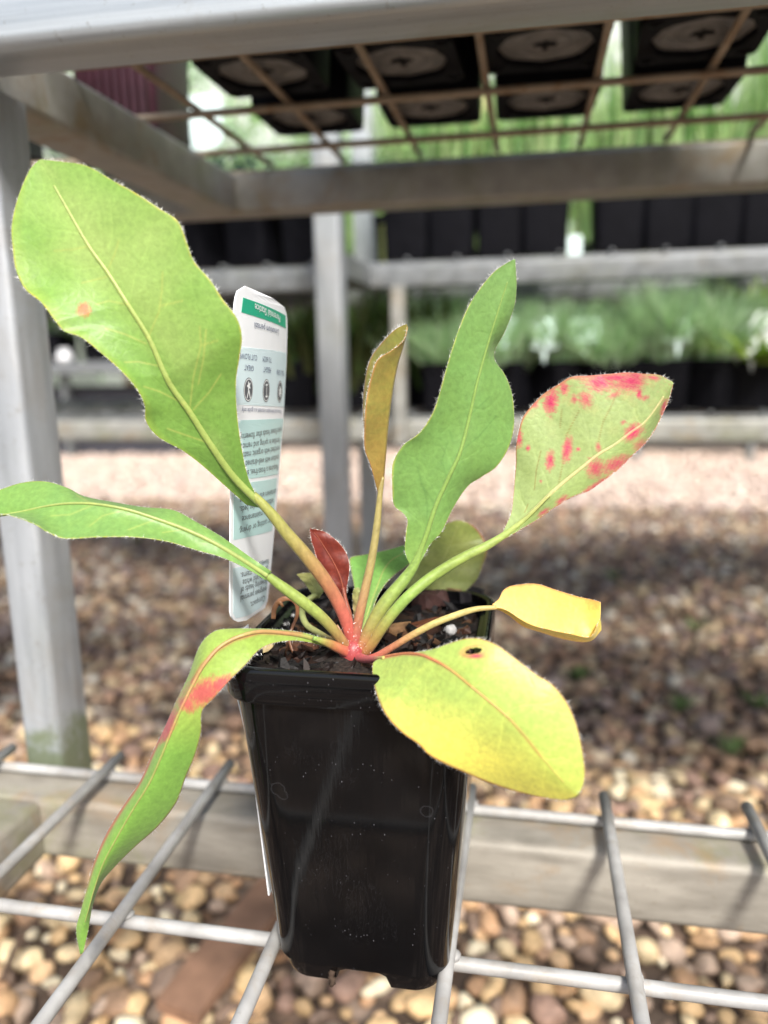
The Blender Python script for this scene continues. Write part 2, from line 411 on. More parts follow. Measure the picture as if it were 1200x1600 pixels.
stick('twig', [gp(5, 1530), gp(25, 1480), gp(50, 1445), gp(90, 1418), gp(140, 1405)], .0028, 'thin curved brown twig on the gravel below the long drooping leaf', (.13, .085, .06))
stick('twig', [gp(760, 1178), gp(860, 1188), gp(960, 1198), gp(1060, 1215)], .003, 'straight grey-brown twig on the gravel behind the large yellow-green leaf', (.17, .13, .10))
def blades(n, h, spread, w, cols, r, segs=4, droop=.4, rad=.0, upright=.3):
    """narrow leaf blades as thin curved strips"""
    a = r.uniform(0, 2*np.pi, n); L = h * r.uniform(.55, 1.05, n); lean = spread * r.uniform(upright, 1, n); rr = rad * np.sqrt(r.random(n)); ba = r.uniform(0, 2*np.pi, n)
    t = np.linspace(0, 1, segs + 1); V_ = np.zeros((n, segs + 1, 2, 3))
    dx, dy = np.cos(a), np.sin(a)
    for k, tt in enumerate(t):
        out = lean * (tt + droop * tt**2); zz = L * (tt - droop * .45 * tt**2)
        cx = rr * np.cos(ba) + dx * out; cy = rr * np.sin(ba) + dy * out; ww = w * (1 - tt**1.5) + .0002
        for s in (0, 1):
            q = (s * 2 - 1) * ww * .5
            V_[:, k, s] = np.stack([cx - dy * q, cy + dx * q, zz], 1)
    idx = np.arange(n * (segs + 1) * 2).reshape(n, segs + 1, 2)
    F_ = np.stack([idx[:, :-1, 0], idx[:, :-1, 1], idx[:, 1:, 1], idx[:, 1:, 0]], -1).reshape(-1, 4)
    cols = np.asarray(cols); c = cols[r.integers(0, len(cols), n)] * r.uniform(.7, 1.15, n)[:, None]
    return V_.reshape(-1, 3), F_, np.repeat(c, (segs + 1) * 2, axis=0)
WEEDC = [srgb(110, 140, 80, .8), srgb(130, 155, 96, .8)]
for i, (px, py, lab) in enumerate([(905, 1062, 'small green weed tuft in the gravel just past the yellow curled leaf'), (1065, 1112, 'small green weed tuft among pebbles at the photo\'s right, level with the big leaf tip'),
                         (1185, 1105, 'green weed tuft in the gravel cut by the photo\'s right edge'), (1145, 1180, 'tiny weed sprout nearest the wire shelf at right'),
                         (1085, 985, 'weed tuft in the shaded gravel higher up at right'), (955, 905, 'weed tuft in shaded gravel just above the yellow leaf'), (215, 850, 'weed tuft in shaded gravel beside the steel post')]):
    p = gp(px, py, .012); v, f, c = blades(22, .024, .024, .005, WEEDC, rng)
    tag(mesh_obj('weed', v + p, f, GRASS, None, True, c, origin=p), lab, 'weed', 'weeds in the gravel')

# ------------------------------------------------------------------ near bench
bench = thing('plant_bench', (-.2255, .31, 0), 'galvanised steel stepped bench with wire mesh shelves holding the seedling pot', 'bench')
T = .0285
LZ = -.1875                                   # top of lower frame
beam('back_beam', (-.95, .75, .272, .272 + T, LZ - T, LZ), G_BEAM, bench, 0)
beam('side_beam', (-.236, -.208, -.25, .2715, LZ - T, LZ - .0005), G_BEAM, bench, 1)
beam('side_beam', (.42, .448, -.25, .2715, LZ - T, LZ - .0005), G_BEAM, bench, 1)
beam('front_beam', (-.95, .75, -.2785, -.2505, LZ - T, LZ), G_BEAM, bench, 0)
beam('post', (-.2353, -.2157, .3010, .3270, -.2170, .1098), G_MOSSPOST, bench, 2, r=.003)
beam('post', (.60, .6196, .3010, .3270, -CAMZ, .1098), G_POST, bench, 2, r=.003)
beam('leg', (-.60, -.5725, -.279, -.2515, -CAMZ, LZ - T - .0005), G_POST, bench, 2, r=.003)
beam('leg', (.60, .6275, -.279, -.2515, -CAMZ, LZ - T - .0005), G_POST, bench, 2, r=.003)
beam('leg', (-.66, -.6325, .273, .2995, -CAMZ, LZ - T - .0005), G_POST, bench, 2, r=.003)
UZ = .110
beam('upper_front_beam', (-.95, .75, .2700, .2700 + T, UZ, UZ + T), G_CLEAN, bench, 0, r=.0045)
beam('upper_side_beam', (-.2520, -.2215, .2990, .5865, UZ + .0003, UZ + T - .0003), G_OLD, bench, 1)
beam('upper_side_beam', (.40, .4305, .2990, .5865, UZ + .0003, UZ + T - .0003), G_OLD, bench, 1)
beam('upper_back_beam', (-.95, .75, .5870, .5870 + T, UZ, UZ + T), G_OLD, bench, 0)
beam('leg', (.60, .6275, .588, .6145, -CAMZ, UZ - .0005), G_POST, bench, 2, r=.003)
beam('leg', (-.80, -.7725, .588, .6145, -CAMZ, UZ - .0005), G_POST, bench, 2, r=.003)
def wire(a, b, r, mat, parent, sag=.0006):
    a = np.array(a, float); b = np.array(b, float); n = 13; t = np.linspace(0, 1, n)[:, None]
    p = a + (b - a) * t; p[:, 2] += CAMZ
    ph = random.uniform(0, 6); amp = random.uniform(.2, 1) * sag
    p[:, 2] -= np.abs(amp) * np.sin(np.pi * t[:, 0]) * .3
    perp = np.cross(_n(b - a), [0, 0, 1]); p += perp * (amp * np.sin(2.2 * np.pi * t + ph))
    V_, F_ = tube_geo(p, r, 12)
    return mesh_obj('wire', V_, F_, mat, parent)
WR = .00228
shelf = node_part('lower_mesh_shelf', bench)
for x in (-.4610, -.4055, -.3500, -.2945, -.2400, -.1848, -.1306, -.0762, -.0206, .0339, .0897, .1445, .1995, .254, .309, .364):
    wire((x, -.25, -.180), (x, .2985 + random.uniform(0, .0035), -.180), WR, G_WIRE, shelf)
for y in (-.214, -.130, -.046, .039, .1225, .2065, .2905):
    wire((-.48, y + .0008, -.1848), (.40, y - .0008, -.1848), WR, G_WIRE, shelf)
bead = None
for x in (-.1848, -.1306, -.0762, -.0206, .0339, .0897):
    for y in (.2065, .2905):
        pb = np.array([x + .0004, y + .0002, -.1822 + CAMZ])
        if bead is None:
            bead = mesh_obj('weld_bead', ICO2[0] * np.array([.0027, .0029, .0012]) * (1 + .08 * rng.normal(size=(42, 1))) + pb, ICO2[1], G_WIRE, shelf)
            bead.data.transform(Matrix.Translation(Vector(-(pb - ORIGIN[bench])))); bead.location = pb - ORIGIN[bench]
        else:
            o = bead.copy(); C.objects.link(o); o.location = pb - ORIGIN[bench]; o.rotation_euler.z = random.uniform(0, 6)
ushelf = node_part('upper_mesh_shelf', bench)
for x in (-.479, -.423, -.367, -.3095, -.2535, -.197, -.1406, -.083, -.0264, .032, .090, .145, .202, .259, .316):
    wire((x, .281, .1460), (x + .0005, .604, .1460), WR * .88, G_RUSTW, ushelf)
for y in (.2905, .3735, .4570, .5400, .6020):
    wire((-.50, y - .002, .1412), (.40, y + .004, .1412), WR * .92, G_RUSTW, ushelf)

# ------------------------------------------------------------------ pots
def rsq(hw, hd, r, n_corner=8, n_side=6, cx=0, cy=0):
    """rounded rectangle ring, counter-clockwise, evenly indexed"""
    pts = []
    for (sx, sy, st) in ((1, 1, 0), (-1, 1, 90), (-1, -1, 180), (1, -1, 270)):
        for k in range(n_corner + 1):
            th = math.radians(st + 90 * k / n_corner)
            pts.append((sx * (hw - r) + r * math.cos(th), sy * (hd - r) + r * math.sin(th)))
        nx = {0: (-1, 1), 90: (-1, -1), 180: (1, -1), 270: (1, 1)}[st]; th2 = math.radians(st + 90)
        e0 = pts[-1]; e1 = (nx[0] * (hw - r) + r * math.cos(th2), nx[1] * (hd - r) + r * math.sin(th2))
        for k in range(1, n_side):
            s = k / n_side; pts.append((e0[0] + (e1[0] - e0[0]) * s, e0[1] + (e1[1] - e0[1]) * s))
    return [(x + cx, y + cy) for x, y in pts]
def loft(rings, close_top=False, close_bottom=False):
    n = len(rings[0]); V_ = [p for r in rings for p in r]
    F_ = [(i*n + j, i*n + (j+1) % n, (i+1)*n + (j+1) % n, (i+1)*n + j) for i in range(len(rings) - 1) for j in range(n)]
    if close_bottom: F_.append(tuple(range(n - 1, -1, -1)))
    if close_top: F_.append(tuple((len(rings)-1)*n + j for j in range(n)))
    return V_, F_
# the pot of the seedling
PX0, PY0 = -.0459, .2207
ZB, ZR = -.1832, -.0805
pot = thing('plant_pot', (PX0, PY0, CAMZ + ZB), 'glossy black square plastic pot holding the seedling on the wire shelf', 'pot')
def ringz(hw, hd, r, z, ox=0): return [(x + PX0 + ox, y + PY0, z + CAMZ) for x, y in rsq(hw, hd, r, 10, 16)]
# wall: outer from foot skirt up to under the rim, then inner
def lerp(a, b, t): return a + (b - a) * t
def wallsize(z):
    t = (z - ZB) / (ZR - ZB); return lerp(.0257, .0345, t), lerp(.0300, .0376, t), lerp(.0090, .0105, t)
rings = []
zs = [ZB, ZB + .0025, ZB + .0058, ZB + .0064, ZB + .0072] + list(np.linspace(ZB + .012, ZR - .009, 12)) + [ZR - .0086]
for k, zz in enumerate(zs):
    hw, hd, r = wallsize(zz)
    if k <= 2: hw -= .0009; hd -= .0009
    if k == 0: hw -= .0006; hd -= .0006
    ring = ringz(hw, hd, r, zz, ox=-.0005 * (1 - (zz - ZB) / (ZR - ZB)))
    if k <= 1:       # drainage notches in the foot skirt
        rr = []
        for (x, y, z_) in ring:
            ux, uy = (x - PX0), (y - PY0)
            s = ux if abs(abs(uy) - hd) < abs(abs(ux) - hw) else uy
            up = np.clip((.0085 - abs(s - .0005)) / .0022, 0, 1)
            rr.append((x, y, z_ + up * (ZB + .0050 + CAMZ - z_)))
        ring = rr
    rings.append(ring)
for zz in (ZR - .012, ZB + .010):
    hw, hd, r = wallsize(zz); rings.append(ringz(hw - .0012, hd - .0012, r - .001, zz, ox=-.0005 * (1 - (zz - ZB) / (ZR - ZB))))
Vp, Fp = loft(rings, close_top=True)
o = mesh_obj('pot_wall', Vp, Fp, POT, pot); edge_smooth(o, 50)
hw, hd, r = wallsize(ZR)
rim = [(hw - .0004, hd - .0004, r, ZR - .0100), (hw + .0013, hd + .0013, r + .001, ZR - .0098), (hw + .0016, hd + .0016, r + .001, ZR - .0090), (hw + .0016, hd + .0016, r + .001, ZR - .0012),
       (hw + .0012, hd + .0012, r + .001, ZR - .0003), (hw + .0005, hd + .0005, r, ZR), (hw - .0004, hd - .0004, r, ZR), (hw - .0010, hd - .0010, r, ZR - .0004), (hw - .0011, hd - .0011, r, ZR - .0030),
       (hw - .0030, hd - .0030, r - .001, ZR - .0036), (hw - .0032, hd - .0032, r - .001, ZR - .0075), (hw - .0042, hd - .0042, r - .002, ZR - .014), (hw - .0012, hd - .0012, r, ZR - .0140)]
Vp, Fp = loft([ringz(*q) for q in rim])
o = mesh_obj('rim', Vp, Fp, POT, pot); edge_smooth(o, 40)
for k in range(5):                                      # moulded stacking ribs inside the left wall
    yy = PY0 - .018 + k * .009
    V_, F_ = box_geo(PX0 - hw + .0024, PX0 - hw + .0046, yy, yy + .0013, ZR - .0135, ZR - .0030, r=.0003, axis=2)
    V_ = np.array(V_); V_[:, 2] += CAMZ; mesh_obj('inner_rib', V_, F_, POT, pot)
# root hair at the drainage notch
V_, F_ = tube_geo(interp_curve([P(520, 1516, .1915), P(517, 1526, .1913), P(521, 1532, .191), P(516, 1541, .191)], 12), np.array([.0010, .0009, .0012, .0007, .0011, .0008, .0012, .0006, .0010, .0007, .0008, .0003]), 6)
mesh_obj('root_tip', V_, F_, mat_plain('root', (.055, .038, .028), .9, .1), pot)

# potting mix: lumpy surface, bark chips, perlite
SZ = ZR - .0052
soil_top = CAMZ + SZ
nx = 70; gx, gy = np.meshgrid(np.linspace(-1, 1, nx), np.linspace(-1, 1, nx))
def vnoise(x, y, seed, n=10, ex=.45):
    r = np.random.default_rng(seed); s = 0
    for k in range(n):
        f = r.uniform(60, 900); a = r.uniform(0, 6.28); s = s + np.sin(f * (x * math.cos(a) + y * math.sin(a)) + r.uniform(0, 6.28)) * (60 / f) ** ex
    return s / n
xx = PX0 + gx * (hw - .0036); yy = PY0 + gy * (hd - .0036)
zz = SZ + .0028 * vnoise(xx, yy, 3, 16) - .0012 * (np.maximum(abs(gx), abs(gy)) > .93) + .0022 * np.exp(-((xx + .049)**2 + (yy - .2035)**2) / .008**2)
idx = np.arange(nx * nx).reshape(nx, nx)
Fs = np.stack([idx[:-1, :-1], idx[:-1, 1:], idx[1:, 1:], idx[1:, :-1]], -1).reshape(-1, 4)
soil = mesh_obj('potting_mix', np.stack([xx, yy, zz + CAMZ], -1).reshape(-1, 3), Fs, SOIL, None, True, origin=(PX0, PY0, soil_top))
tag(soil, 'dark moist potting mix filling the black pot', 'soil', kind='stuff')
CHIPC = [srgb(70, 46, 34, .7), srgb(38, 27, 23, .8), srgb(26, 22, 22, .8), srgb(120, 84, 58, .8), srgb(48, 34, 30, .8), srgb(90, 54, 38, .7), srgb(30, 26, 26, .7)]
CHIPV = np.array([(x, y * (1 - .5 * abs(x)), z) for x in (-1, -.3, .4, 1) for y, z in ((-1, -1), (1, -1), (.9, 1), (-.8, 1))])
CHIPF = [(i*4 + j, i*4 + (j+1) % 4, i*4 + 4 + (j+1) % 4, i*4 + 4 + j) for i in range(3) for j in range(4)] + [(3, 2, 1, 0), (12, 13, 14, 15)]
def chip(cx, cy, L, W, H, colr, yaw, tilt, lift=0):
    v = CHIPV * np.array([L, W, H]) * .5
    v = v * (1 + .22 * rng.normal(size=v.shape))
    ct, st = math.cos(tilt), math.sin(tilt); v = np.stack([v[:, 0] * ct - v[:, 2] * st, v[:, 1], v[:, 0] * st + v[:, 2] * ct], 1)
    ca, sa = math.cos(yaw), math.sin(yaw); v = np.stack([v[:, 0] * ca - v[:, 1] * sa, v[:, 0] * sa + v[:, 1] * ca, v[:, 2]], 1)
    zc = SZ + .0028 * float(vnoise(np.array(cx), np.array(cy), 3, 16)) + H * .30 + lift
    return v + np.array([cx, cy, zc + CAMZ])
for k in range(285):
    cx = PX0 + rng.uniform(-.92, .92) * (hw - .0045); cy = PY0 + rng.uniform(-.92, .92) * (hd - .0045)
    big = rng.random() < .35
    L = rng.uniform(.006, .012) if big else rng.uniform(.0025, .006)
    ci = CHIPC[rng.integers(0, len(CHIPC))] * rng.uniform(.12, .6)
    v = chip(cx, cy, L, L * rng.uniform(.22, .6), rng.uniform(.0008, .0022), ci, rng.uniform(0, 6.28), rng.normal(0, .35))
    mesh_obj('bark_chip', v, CHIPF, BARK, soil, False, np.broadcast_to(ci, (len(v), 3)))
def sp(px, py, z=SZ + .001): d = rayw(px, py); k = z / d[2]; return d * k
for (px, py, L, W, H, yaw, cl) in [(700, 929, .016, .0024, .0022, -.75, srgb(150, 112, 84, .8)), (648, 985, .017, .0045, .002, .55, srgb(120, 72, 46, .8)), (735, 942, .008, .006, .005, .3, srgb(34, 30, 34, .8)),
                                   (672, 945, .011, .008, .005, .2, srgb(70, 46, 42, .7)), (624, 990, .008, .005, .003, .4, srgb(170, 130, 90, .8)), (410, 1010, .006, .005, .005, .4, srgb(196, 176, 132, .9)),
                                   (490, 1008, .013, .004, .002, .1, srgb(130, 90, 62, .8)), (470, 1013, .010, .005, .002, -.3, srgb(92, 60, 44, .8))]:
    q = sp(px, py); v = chip(q[0], q[1], L, W, H, cl, yaw, .1, .0012)
    tag(mesh_obj('bark_chip', v, CHIPF, BARK, soil, False, np.broadcast_to(cl, (len(v), 3))))
q = sp(703, 981, SZ + .002); v = ICO2[0] * np.array([.0021, .0021, .0019]) * (1 + .13 * rng.normal(size=(42, 1))) + np.array([q[0], q[1], SZ + .0012 + CAMZ])
mesh_obj('perlite_granule', v, ICO2[1], mat_plain('perlite', (.34, .34, .335), .8, .2, .2, 900, bumpd=.0006), soil, True)

# ------------------------------------------------------------------ the seedling
plant = thing('seedling', tuple(P(552, 1016, .2035)), 'young potted plant with rosette of hairy green leaves, some yellow and red-spotted', 'plant')
def seg_dist(px, py, pts):
    d = np.full(px.shape, 1e9); s = np.zeros(px.shape)
    for i in range(len(pts) - 1):
        a = np.array(pts[i], float); b = np.array(pts[i + 1], float); ab = b - a; L2 = ab @ ab
        t = np.clip(((px - a[0]) * ab[0] + (py - a[1]) * ab[1]) / L2, 0, 1)
        dd = np.hypot(px - a[0] - t * ab[0], py - a[1] - t * ab[1]); d = np.minimum(d, dd)
    return d
def sn(px, py, s, seed):
    return vnoise(px * s / 6000, py * s / 6000, seed, 16, .9) * 3.2
def blob(px, py, spots, seed, edge=.35):
    m = np.zeros(px.shape); w = vnoise(px * 16 / 6000, py * 16 / 6000, seed, 12) * 1.6 + vnoise(px * 45 / 6000, py * 45 / 6000, seed + 1, 12) * 1.5 + np.random.default_rng(seed).normal(0, .10, px.shape)
    rs = np.random.default_rng(seed + 9)
    for (cx, cy, rx, ry, an) in spots:
        al = rs.uniform(.45, 1.0) if max(rx, ry) < 13 else rs.uniform(.8, 1.0)
        c, s = math.cos(math.radians(an)), math.sin(math.radians(an))
        x = (px - cx) * c + (py - cy) * s; y = -(px - cx) * s + (py - cy) * c
        d = np.sqrt((x / rx)**2 + (y / ry)**2) + w * .9
        m = np.maximum(m, al * np.clip((1.45 - d) / (edge * 3.2), 0, 1))
    return m
def mix(a, b, t): return a + (np.asarray(b) - a) * t[..., None]
def leaf(L, Mr, R, dM, dL, dR, colorfn, name='leaf', nu=150, nv=24, pw=1.5, ripple=.0006, th=.00042, hair=1.0, mid=(2.2, .5), midcol=None, hole=None, label=None, seed=0, flip=False, hairlen=.0011, crinkle=1.0):
    t = np.linspace(0, 1, nu)
    l, m, r = interp_curve(L, t=t), interp_curve(Mr, t=t), interp_curve(R, t=t)
    rr = np.random.default_rng(seed + 50)
    v = np.concatenate([-np.linspace(1, 0, nv + 1) ** .9, np.linspace(0, 1, nv + 1)[1:] ** .9]); nvv = len(v)
    av = np.abs(v)[None, :, None]
    edge = np.where((v < 0)[None, :, None], l[:, None, :], r[:, None, :])
    px2 = m[:, None, :] + (edge - m[:, None, :]) * av
    dm = lin(dM, t)[:, None]; de = np.where((v < 0)[None, :], lin(dL, t)[:, None], lin(dR, t)[:, None])
    av2 = np.abs(v)[None, :]
    D = dm + de * av2 ** pw
    px, py = px2[..., 0], px2[..., 1]
    w = np.minimum(1, np.sin(np.pi * np.clip(t, 0, 1)) * 2)[:, None]
    D = D + ripple * w * (vnoise(px / 12000, py / 12000, seed + 11, 8) * 2 + .6 * av2 * np.sin(t[:, None] * 19 + v[None] * 2 + seed))
    Pt = P(px, py, D)
    # relief: midrib groove and side veins
    du = np.gradient(Pt, axis=0); dv = np.gradient(Pt, axis=1)
    nn = np.cross(du, dv); nn /= np.linalg.norm(nn, axis=-1, keepdims=True) + 1e-12
    if np.mean(np.einsum('ijk,ijk->ij', nn, np.array([0, 0, CAMZ]) - Pt)) < 0: nn = -nn
    Lpx = np.linalg.norm(np.diff(m, axis=0), axis=1).sum(); vm = np.zeros_like(px); nvn = max(3, int(Lpx / 75))
    for i in range(nvn):
        for side in (-1, 1):
            ui = (i + .5 + rr.uniform(-.25, .25)) / nvn * .86; k1 = rr.uniform(.09, .17); ph = rr.uniform(0, 6.28); fk = rr.uniform(.3, .6); fl = rr.uniform(.10, .22) * rr.choice((-1, 1)); stg = rr.uniform(.45, 1)
            uc = ui + k1 * av2 ** 1.25 + .010 * np.sin(8 * av2 + ph); on = (v[None] * side > 0) * np.clip(1.05 - av2, 0, 1) ** .7 * stg
            vm = np.maximum(vm, np.exp(-(np.abs(t[:, None] - uc) * Lpx / 1.5) ** 2) * on)
            vm = np.maximum(vm, .7 * np.exp(-(np.abs(t[:, None] - uc - fl * (av2 - fk)) * Lpx / 1.3) ** 2) * on * (av2 > fk))
    vein = np.abs(((t[:, None] * 11 + av2 * 1.6 + rr.uniform(0, 1)) % 1) - .5) * 2
    Pt = Pt - nn * (.00010 * crinkle * vm + .00012 * np.exp(-(av2 / .09) ** 2) * 0)[..., None]
    thk = th * (1 - .55 * av2 ** 4) * np.ones_like(px)
    back = Pt - nn * thk[..., None]
    col = colorfn(px, py, t[:, None] * np.ones_like(px), v[None] * np.ones_like(px))
    col = tone(col)
    col = np.clip(col * (1 + .045 * sn(px, py, 3, seed)[..., None] + .035 * sn(px, py, 60, seed + 5)[..., None]), .003, .95)
    col = np.clip(col * (1 + .13 * vm[..., None] * np.array([1.1, 1.0, .9])), .003, .95)
    V_ = np.concatenate([Pt.reshape(-1, 3), back.reshape(-1, 3)])
    idx = np.arange(nu * nvv).reshape(nu, nvv); off = nu * nvv
    F1 = np.stack([idx[:-1, :-1], idx[:-1, 1:], idx[1:, 1:], idx[1:, :-1]], -1).reshape(-1, 4)
    if hole is not None:
        cx, cy, rx, ry, an = hole; c, s = math.cos(math.radians(an)), math.sin(math.radians(an))
        fx = px.ravel()[F1].mean(1); fy = py.ravel()[F1].mean(1)
        x = (fx - cx) * c + (fy - cy) * s; y = -(fx - cx) * s + (fy - cy) * c
        F1 = F1[(x / rx)**2 + (y / ry)**2 > 1]
    F2 = F1[:, ::-1] + off
    loop = np.concatenate([idx[0, :], idx[1:, -1], idx[-1, :-1][::-1], idx[1:-1, 0][::-1]])
    l2 = np.roll(loop, -1)
    F3 = np.stack([loop, loop + off, l2 + off, l2], -1)
    F_ = np.concatenate([F1, F2, F3])
    ob = mesh_obj(name, V_, F_, LEAF, plant, True, np.concatenate([col.reshape(-1, 3)] * 2))
    if label: ob['label'] = label
    # midrib: tapering ridge running along the blade
    if mid:
        sel = slice(0, int(nu * .93)); pm = Pt[sel, nv] + nn[sel, nv] * .00003
        wpx = np.linspace(mid[0], mid[1], len(pm)); rad = wpx * dm[sel, 0] / FPX
        V2, F2_ = tube_geo(pm, rad, 8, flat=.6)
        mc = col[sel, nv]
        base = np.asarray(midcol if midcol is not None else srgb(186, 200, 110, .62))
        mcol = mc * .45 + tone(base[None])[0] * .55
        mesh_obj('midrib', V2, F2_, STALK, ob, True, np.repeat(mcol, 8, axis=0))
    if hair:
        bs, ds = [], []
        for side, e in ((0, Pt[:, 0]), (1, Pt[:, -1])):
            inn = Pt[:, 2] if side == 0 else Pt[:, -3]
            seg = np.linalg.norm(np.diff(e, axis=0), axis=1); cum = np.concatenate([[0], np.cumsum(seg)])
            nh = int(cum[-1] / .00032 * hair); s = np.sort(rr.uniform(0.02, 1, nh)) * cum[-1]
            out = e - inn; out /= np.linalg.norm(out, axis=1)[:, None] + 1e-9
            tg = np.gradient(e, axis=0); tg /= np.linalg.norm(tg, axis=1)[:, None] + 1e-9
            b = np.stack([np.interp(s, cum, e[:, k]) for k in range(3)], 1); o_ = np.stack([np.interp(s, cum, out[:, k]) for k in range(3)], 1)
            tt_ = np.stack([np.interp(s, cum, tg[:, k]) for k in range(3)], 1)
            d = o_ + tt_ * rr.normal(.35, .55, (nh, 1)) + rr.normal(0, .42, (nh, 3)); d /= np.linalg.norm(d, axis=1)[:, None]
            bs.append(b); clump = np.interp(s, np.linspace(0, cum[-1], 30), rr.uniform(.45, 1.25, 30))[:, None]
            ds.append(d * (hairlen * clump * rr.uniform(.2, 1.35, (nh, 1)) ** 1.2))
        b = np.concatenate(bs); d = np.concatenate(ds); nh = len(b)
        a1 = np.cross(d, [.3, -.9, .2]); a1 /= np.linalg.norm(a1, axis=1)[:, None] + 1e-12; a2 = np.cross(d / np.linalg.norm(d, axis=1)[:, None], a1)
        rh = .000045
        Vh = np.stack([b + a1 * rh, b + (-.5 * a1 + .87 * a2) * rh, b + (-.5 * a1 - .87 * a2) * rh, b + d], 1).reshape(-1, 3)
        k = np.arange(nh)[:, None] * 4
        Fh = np.concatenate([k + np.array([[0, 1, 3]]), k + np.array([[1, 2, 3]]), k + np.array([[2, 0, 3]])])
        hh = mesh_obj('margin_hairs', Vh, Fh, HAIR, ob, False); hh['kind'] = 'stuff'
    return ob
def stalk(pts, dep, wid, cols, parent, name='leaf_stalk', n=50, flat=.85, fuzz=True, seed=0):
    """leaf stalk: photo-plane path with depths; wid = full widths in photo pixels"""
    t = np.linspace(0, 1, n); p = interp_curve(pts, t=t); d = lin(dep, t)
    path = P(p[:, 0], p[:, 1], d); rad = lin(wid, t) * d / FPX * .46
    V_, F_ = tube_geo(path, rad, 14, flat=flat)
    cc_ = np.stack([lin([c[k] for c in cols], t) for k in range(3)], 1)
    cc_ = tone(cc_, .82, .92)
    nzz = 1 + .08 * np.random.default_rng(seed).normal(size=(n * 14, 1))
    ob = mesh_obj(name, V_, F_, STALK, parent, True, np.repeat(cc_, 14, axis=0) * nzz)
    return ob

# colours of the living tissue (albedo)
K = .86
GRN = srgb(122, 176, 70, K); GRN2 = srgb(104, 160, 62, K); LIME = srgb(150, 190, 60, K); YEL = srgb(226, 208, 70, K); MIDG = srgb(112, 166, 82, K); PALE = srgb(168, 186, 118, K)
RED = srgb(212, 10, 112, .78); PINK = srgb(216, 84, 100, .72); STG = srgb(140, 176, 66, K); STR = srgb(190, 112, 84, .75); EDGEY = srgb(205, 196, 60, K); ORG = srgb(182, 140, 66, K); OLV = srgb(140, 150, 62, K); WINE = srgb(112, 36, 30, .75)
def tone(c, sat=.88, g=1.04):
    lum = (c @ np.array([.2126, .7152, .0722]))[..., None]
    return (lum + (c - lum) * sat) * g * np.array([1.11, 1.0, .82])
def base(px, c): return np.broadcast_to(np.asarray(c), px.shape + (3,)).copy()

# 1: the tall leaf leaning left
L1 = [(385,789),(349,757),(313,725),(285,704),(246,682),(228,658),(226,633),(214,608),(189,579),(153,547),(125,526),(100,517),(86,501),(64,472),(39,451),(25,422),(20,390),(18,355),(27,312),(46,266),(61,250)]
M1 = [(417,796),(367,747),(328,693),(296,643),(264,597),(232,527),(200,476),(167,424),(139,385),(94,307),(62,250)]
R1 = [(424,800),(402,775),(388,747),(376,690),(370,640),(369,593),(374,561),(378,526),(370,497),(349,469),(328,437),(303,408),(292,380),(278,346),(249,326),(214,303),(178,283),(135,259),(100,253),(64,249)]
V1 = [[(296,643),(302,590),(314,540),(312,510)], [(314,540),(340,532)], [(302,640),(326,614),(345,585)], [(232,527),(248,488),(253,455),(254,425)], [(250,478),(285,470)], [(228,537),(195,522),(165,513)], [(250,572),(215,565),(195,566)],
      [(290,632),(250,612),(225,604)], [(320,690),(285,678),(262,670)], [(167,424),(178,400),(186,375)], [(167,432),(145,438),(128,442)], [(310,600),(318,560),(322,515)], [(139,385),(110,390),(85,392)], [(200,476),(170,470),(150,476)]]
def c1(px, py, u, v):
    c = base(px, GRN); c = mix(c, GRN2, np.clip((py - 480) / 260 + .3 * sn(px, py, 5, 2), 0, 1) * .7)
    c = mix(c, srgb(172, 204, 124, K + .04), np.clip(.55 + sn(px, py, 1.0, 8) * .9 - abs(v - .15) * .7 + (480 - py) / 700, 0, 1) * .75)
    c = mix(c, LIME, np.clip((abs(v) - .80) / .2, 0, 1) * .6 * np.clip(.7 - v * .6, 0, 1))
    for q in V1:
        d = seg_dist(px, py, q); c = mix(c, srgb(178, 196, 96, K), np.exp(-(d / 1.3)**2) * .6); 
    c = mix(c, EDGEY, np.clip((abs(v) - .972) / .02, 0, 1) * np.clip(.5 + sn(px, py, 12, 77) * 1.5, .15, .8))
    c = mix(c, srgb(196, 116, 6, .72), np.clip(blob(px, py, [(131, 484, 9, 9, 30)], 4, .3) * 1.6, 0, 1))
    return c
lf = leaf(L1, M1, R1, [.1975, .1900, .1840, .1820, .1830, .186], [0, -.003, -.006, -.007, -.004, 0], [0, .001, .002, .002, .001, 0], c1, label='tall broad green leaf leaning left, orange speck near its edge', nu=300, nv=60, seed=1, mid=(7.0, 2.0), midcol=srgb(184, 200, 104, .66))
stalk([(328,693),(367,747),(405,782),(430,810),(447,832),(478,868),(505,903),(525,935),(540,968),(549,1000),(552,1018)], [.1925, .1952, .1968, .1990, .2015, .2035, .2042], [5, 9, 14, 20, 24, 26, 25, 24, 20], [srgb(160,186,80,K), srgb(156,180,76,K), srgb(160,174,76,K), srgb(164,160,78,K), srgb(178,134,82,.8), srgb(206,104,92,.8), srgb(216,84,88,.8)], lf, seed=1)

